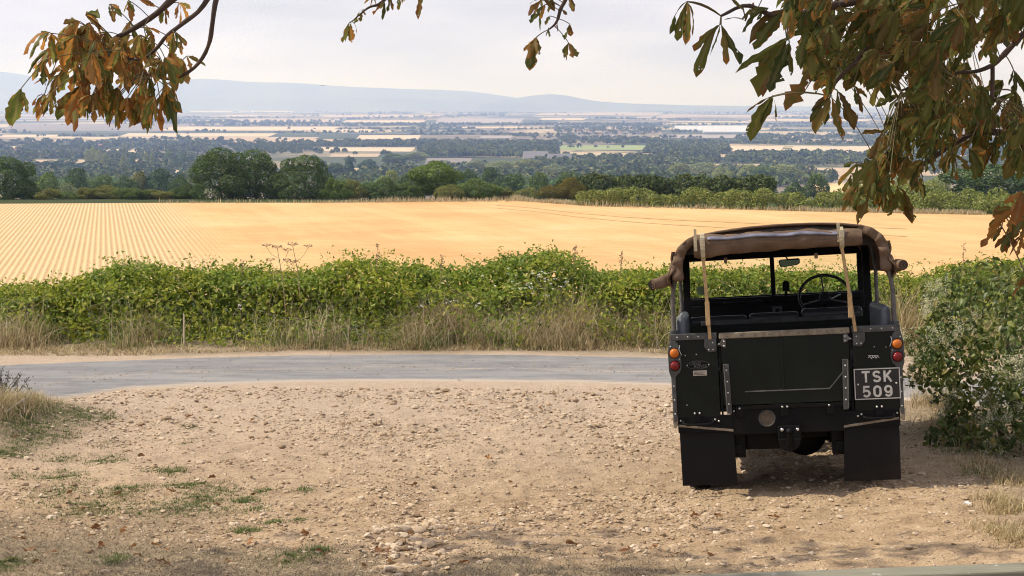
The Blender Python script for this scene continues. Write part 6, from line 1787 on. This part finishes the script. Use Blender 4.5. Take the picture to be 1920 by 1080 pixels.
# reddish low spray at the right edge
SX = Spray()
for px, py, ax, ay, sp, n in [(1905, 392, 1850, 405, .6, 4), (1890, 400, 1840, 420, .5, 4), (1880, 420, 1838, 445, .5, 4), (1900, 430, 1860, 470, .5, 5), (1872, 428, 1845, 462, .3, 3), (1915, 360, 1905, 390, .5, 4), (1925, 400, 1900, 440, .6, 5), (1915, 440, 1895, 480, .5, 4), (1935, 430, 1915, 470, .6, 5), (1895, 410, 1885, 440, .6, 4), (1930, 370, 1900, 385, .6, 4), (1925, 520, 1895, 545, .4, 3), (1940, 380, 1925, 420, .7, 5)]:
    px_leaf(SX, px, py, 4.7 + .08 * rg.normal(), ax, ay, None, br6, n, sp)
SX.build(tree, TR, chest_red)
# the crown above the frame, which shades the near ground and the hanging sprays
SO = Spray()
for i in range(330):
    u = rg.random()
    L_ = (limb_l, limb_c, limb_r)[i % 3]
    c = L_[rg.integers(6, len(L_) - 2)] + rg.normal(size=3) * np.array([1.0, .9, .45]) + np.array([0, -.4, .5])
    top = EYE + .085 * c[1] + .45
    if c[2] < top: c[2] = top + rg.random() * .6
    SO.leaf(c, .20 + .08 * rg.random(), rg, aim=[rg.normal() * .6, rg.normal() * .6, -.5], n=5, spread=.9)
limb_f = branch([limb_l[9], (-2.6, 5.6, 5.9), (-4.2, 7.4, 5.6), (-5.6, 8.6, 5.2)], .07, .02, 'limb')
for i in range(300):
    g_ = [(-6.2, 8.2, 4.6), (-5.2, 7.6, 4.7), (-4.0, 8.6, 4.7), (-3.2, 7.5, 4.6), (-2.4, 8.4, 4.6), (-4.6, 9.3, 4.8), (-1.9, 7.4, 4.5)][i % 7]
    c = np.array(g_) + rg.normal(size=3) * np.array([.42, .38, .25]); c[2] = max(c[2], EYE + .085 * c[1] + .40)
    SO.leaf(c, .18 + .08 * rg.random(), rg, aim=[rg.normal() * .6, rg.normal() * .6, -.5], n=5, spread=.9)
SO.build(tree, TR, chest_green)

# ---------------------------------------------------------------- rail at the foot of the view
p0, p1 = at(1150, 1098, 5.2), at(2150, 1062, 5.0)
d = (p1 - p0); ln = np.linalg.norm(d); d /= ln
rail = empty('wooden_rail', p0); rail.rotation_euler = Vector(d).to_track_quat('X', 'Z').to_euler()
tag(rail, 'weathered greenish wooden rail along the bottom right edge of the picture', 'fence rail')
wood = NT('weathered rail wood'); tc = wood.N('TexCoord').outputs['Object']
mp = wood.N('Mapping'); mp.inputs['Scale'].default_value = (1.5, 22, 22); wood.L(tc, mp.inputs['Vector'])
gr = wood.noise(4, 6, .65, mp.outputs[0])
cc = wood.ramp(gr, [(.3, (.15, .145, .105)), (.7, (.235, .225, .165))])
lich = wood.ramp(wood.noise(9, 4, .6, tc), [(.63, (0, 0, 0)), (.68, (.8, .8, .8))])
wood.col(wood.mix(lich, cc, (.48, .49, .45))); wood.set(Roughness=.85); wood.bump(gr, .4, .01)
MB().box(-.35, ln + .3, .0, .10, -.16, 0).build('bar', wood.m, rail, .008)
for x in (.9 * ln, 1.9 * ln): pass
for xx in (-.2, ln + .15):
    q = p0 + d * xx; gz = float(T(q[0], q[1]))
    o = MB().box(xx - .06, xx + .06, .101, .20, gz - q[2] - .15, -.02).build('post', wood.m, rail, .01)

# ---------------------------------------------------------------- stones and fallen leaves on the forecourt
rg = np.random.default_rng(99)
def ico():
    f = (1 + 5 ** .5) / 2
    V = np.array([(-1, f, 0), (1, f, 0), (-1, -f, 0), (1, -f, 0), (0, -1, f), (0, 1, f), (0, -1, -f), (0, 1, -f), (f, 0, -1), (f, 0, 1), (-f, 0, -1), (-f, 0, 1)], float); V /= np.linalg.norm(V[0])
    F = np.array([(0, 11, 5), (0, 5, 1), (0, 1, 7), (0, 7, 10), (0, 10, 11), (1, 5, 9), (5, 11, 4), (11, 10, 2), (10, 7, 6), (7, 1, 8), (3, 9, 4), (3, 4, 2), (3, 2, 6), (3, 6, 8), (3, 8, 9), (4, 9, 5), (2, 4, 11), (6, 2, 10), (8, 6, 7), (9, 8, 1)])
    return V, F
IV, IF = ico()
def gpts(x, y): return np.stack([x, y, T(x, y) + micro(x, y)], -1)
def stones_mesh(P, s, rg):
    n = len(P)
    sc = s[:, None, None] * (np.array([1.0, .8, .46]) * (.75 + .5 * rg.random((n, 1, 3))))
    a = rg.random(n) * 6.28; ca, sa = np.cos(a)[:, None], np.sin(a)[:, None]
    V = IV[None] * (.75 + .45 * rg.random((n, 12, 1))) * sc
    V = np.stack([V[..., 0] * ca - V[..., 1] * sa, V[..., 0] * sa + V[..., 1] * ca, V[..., 2]], -1) + P[:, None]
    return V.reshape(-1, 3), (IF[None] + 12 * np.arange(n)[:, None, None]).reshape(-1, 3)
stone_mat = NT('limestone'); g = stone_mat.N('NewGeometry')
sc_ = stone_mat.ramp(g.outputs['Random Per Island'], [(0, (.24, .17, .105)), (.35, (.38, .285, .19)), (.75, (.48, .38, .27)), (1, (.57, .48, .365))])
sn = stone_mat.noise(60, 4, .6, stone_mat.N('TexCoord').outputs['Object'])
stone_mat.col(stone_mat.mix(.5, sc_, stone_mat.ramp(sn, [(.3, (.6, .57, .52)), (.7, (1.15, 1.12, 1.08))]), 'MULTIPLY')); stone_mat.set(Roughness=.95, Specular_IOR_Level=.1)
Xg, Yg, Sg = [], [], []
n = 165000
y = 6.9 + 9.5 * rg.random(n) ** 1.25; x = (rg.random(n) - .5) * (y * .80 + .8)
w = sst(.40, .66, fbm(x * 1.1, y * 1.3, 88, 4)) * .8 + .16
rut = np.exp(-((x + .66 - .02 * (y - 8)) / .20) ** 2) * (1 - sst(9.3, 10.6, y)); w = w + .16 * sst(12.0, 14.5, y) + 1.6 * rut
w = w + .5 * np.exp(-((x - .95) / .5) ** 2 - ((y - 10.0) / .8) ** 2)
w *= 1 - .92 * ground_cover(x, y)[1]
w *= 1 - .85 * sst(1.1, 1.9, x) * (1 - sst(9.2, 9.9, y))
k = (rg.random(n) < w * .62) & (y < np.interp(x, *LANE_N) - .06)
x, y, rut = x[k], y[k], rut[k]
s = np.clip(np.exp(rg.normal(size=len(x)) * .55 + math.log(.0080)), .003, .034) * (1 + 1.6 * rut * rg.random(len(x))) * (1 - .25 * (y < 8)) * (1 + .3 * sst(12, 14, y))
P = gpts(x, y) + np.stack([0 * x, 0 * x, s * .10], -1)
V, F = stones_mesh(P, s, rg)
gv = np_mesh('gravel', V, F); tag(link('gravel', gv, stone_mat.m), kind='stuff')
# grit on the lane
n = 2600; x = -7.5 + 15 * rg.random(n); ya_ = np.interp(x, LANE_N[0], LANE_N[1]); yb_ = np.interp(x, LANE_F[0], LANE_F[1]); u = np.where(rg.random(n) < .5, .48 + .10 * rg.normal(size=n), rg.random(n)); u = np.clip(u, .02, .98)
y = ya_ + (yb_ - ya_) * u; s = .004 + .009 * rg.random(n) ** 3; P = ground_pts(x, y) + np.array([0, 0, .024])
V, F = stones_mesh(P, s, rg); tag(link('lane_grit', np_mesh('lane_grit', V, F), stone_mat.m), kind='stuff')
big = [(1066, 966, 13, 'pale angular stone lying alone left of the vehicle on bare earth'), (1146, 1001, 12, 'flat pale stone in the foreground below the left mud flap'), (1036, 914, 8, 'round dark sided stone at mid forecourt'), (1405, 942, 11, 'rounded earthy stone just behind the vehicle between the mud flaps'),
       (915, 1050, 14, 'pale chunky stone near the bottom edge right of the rut'), (991, 982, 9, 'small pale stone in the middle of the foreground'), (1163, 877, 7, 'small dark stone on the right of the forecourt, near the vehicle'), (768, 978, 12, 'pale cracked stone at the head of the stony rut'), (650, 1012, 9, 'flat pale stone left of the stony rut'),
       (1024, 899, 9, 'flat pale stone beside the round dark sided one'), (712, 1020, 10, 'whitish stone on the left lip of the stony rut'), (1724, 994, 7, 'dark pebble on the smooth earth at lower right'), (1120, 748, 8, 'pale stone at the edge of the lane left of the vehicle'), (717, 822, 11, 'long flat stone at mid forecourt left of centre'), (1306, 965, 12, 'earthy stone in the gravel heap below the left mud flap')]
for px, py, r_, lab in big:
    c = hit(px, py); s = np.array([r_ * c[1] / FPX])
    V, F = stones_mesh(np.zeros((1, 3)), s, rg)
    me = np_mesh('stone', V, F, smooth=False); o = link('stone', me, stone_mat.m); o.location = c + np.array([0, 0, float(micro(c[0], c[1])) + s[0] * .22])
    m = o.modifiers.new('bevel', 'BEVEL'); m.width = s[0] * .16; m.segments = 2
    tag(o, lab, 'stone')
# fallen chestnut leaflets
fl_mat = leaf_mat('fallen_leaf', [(0, (.13, .050, .018)), (.5, (.22, .095, .034)), (.85, (.32, .18, .075)), (1, (.12, .070, .04))], trans=.25, rough=.7, objvar=.5)
def fallen(px, py, lab, grp, size=None):
    c = hit(px, py); S = Spray(); n = int(rg.integers(1, 4))
    a = rg.random() * 6.28
    for k in range(n):
        aa = a + k * .8; d = np.array([math.cos(aa), math.sin(aa), .25]); ln = (.035 + .05 * rg.random()) if size is None else size
        Pp, rim, vein = leaflet(np.array([0, 0, .012]), d, ln, ln * .24, rg, 1.4, .9, 0)
        Pp[:, 2] = np.maximum(Pp[:, 2], .004 + .004 * rg.random(len(Pp)))
        S.V.append(Pp); i = np.arange(NL * 5).reshape(NL, 5) + S.n; S.F.append(np.stack([i[:-1, :-1], i[:-1, 1:], i[1:, 1:], i[1:, :-1]], -1).reshape(-1, 4)); S.n += NL * 5
    me = np_mesh('fallen_leaf', np.concatenate(S.V), np.concatenate(S.F), smooth=True)
    o = link('fallen_leaf', me, fl_mat); o.location = c + np.array([0, 0, .006 + float(micro(c[0], c[1]))]); tag(o, lab, 'leaf', grp)
for px, py in [(45, 1037), (93, 1042), (75, 1061), (262, 1046), (308, 1042), (197, 1028), (296, 1065), (320, 1066), (462, 1033), (549, 1037), (225, 1008), (160, 960), (222, 1005), (300, 1028), (35, 1008), (20, 1060), (180, 1010), (375, 1040), (580, 1012), (480, 925), (415, 947), (214, 935), (390, 906), (258, 860), (35, 822), (330, 930), (612, 1050), (125, 933), (480, 930), (270, 1070), (70, 1035), (190, 995), (240, 1030), (350, 1010), (420, 1060)]:
    fallen(px, py, 'curled orange brown chestnut leaf lying on the thin grass at lower left', 'fallen leaves on the grass at lower left')
for px, py in [(768, 913), (952, 910), (1010, 772), (804, 840), (845, 1012), (800, 1040), (830, 1045), (740, 1058), (690, 1064), (1085, 1025), (1180, 1045), (1255, 1053), (1265, 1050), (1450, 972), (1355, 980), (1310, 970), (525, 775), (360, 784), (268, 800), (465, 798), (917, 871), (1230, 1028), (1325, 1042), (1228, 1030), (880, 1066), (715, 1045), (850, 1000), (770, 1030), (790, 1055), (760, 1010)]:
    fallen(px, py, 'dry brown chestnut leaf lying on the bare stony earth of the forecourt', 'fallen leaves on the bare earth')
c = hit(1808, 957); S = MB()
fe = []
for i in range(9):
    a = -1.2 + 2.6 * i / 8; fe.append((np.array([math.cos(a) * .05, math.sin(a) * .02, .006 + .02 * abs(math.sin(a * 2))])))
V, F = leaf_quads(np.array(fe) * .6, unit(np.array([[.2 * rg.normal(), -.4 + .2 * rg.normal(), 1] for _ in fe])), .022, rg, .35, .3)
o = link('white_feather', np_mesh('white_feather', V, F), paint('feather white', (.75, .74, .70), .8, var=.1)); o.location = c + np.array([0, 0, .012 + float(micro(c[0], c[1]))])
tag(o, 'small white ruffled feather on the earth at lower right', 'feather')
# twig on the left bank
q = [hit(8, 778), hit(45, 768), hit(60, 765)]
mb = MB().tube([q[0] + (0, 0, .02), q[1] + (0, 0, .10), q[2] + (0, 0, .11)], [.008, .006, .003], 6).tube([q[1] + (0, 0, .10), hit(47, 780) + (0, 0, .03)], [.005, .003], 6)
o = mb.build('dead_twig', paint('grey twig', (.36, .32, .27), .9, var=.3), None, 0, 60); tag(o, 'bare pale twig lying on the grassy bank at the left edge', 'twig')
# a bird far off over the plain
p = at(606, 161, 260.); bm_ = MB()
bm_.tube([(0, -.22, 0), (0, -.1, .02), (0, .1, .02), (0, .24, 0)], [.02, .07, .07, .02], 8)
bd_ = bm_.build('flying_bird', paint('bird dark', (.02, .02, .022), .8), None, 0, 60)
for s in (-1, 1): MB().add([(s * .04, .10, .03), (s * .32, .06, .14), (s * .52, -.10, .06), (s * .30, -.08, .12), (s * .04, -.08, .03), (s * .04, .10, .045), (s * .32, .06, .155), (s * .52, -.10, .075), (s * .30, -.08, .135), (s * .04, -.08, .045)], [(0, 1, 2, 3, 4), (9, 8, 7, 6, 5), (0, 5, 6, 1), (1, 6, 7, 2), (2, 7, 8, 3), (3, 8, 9, 4), (4, 9, 5, 0)]).build('wing', bd_.data.materials[0], bd_)
bd_.location = p; tag(bd_, 'tiny dark bird flying in front of the hazy hills', 'bird')
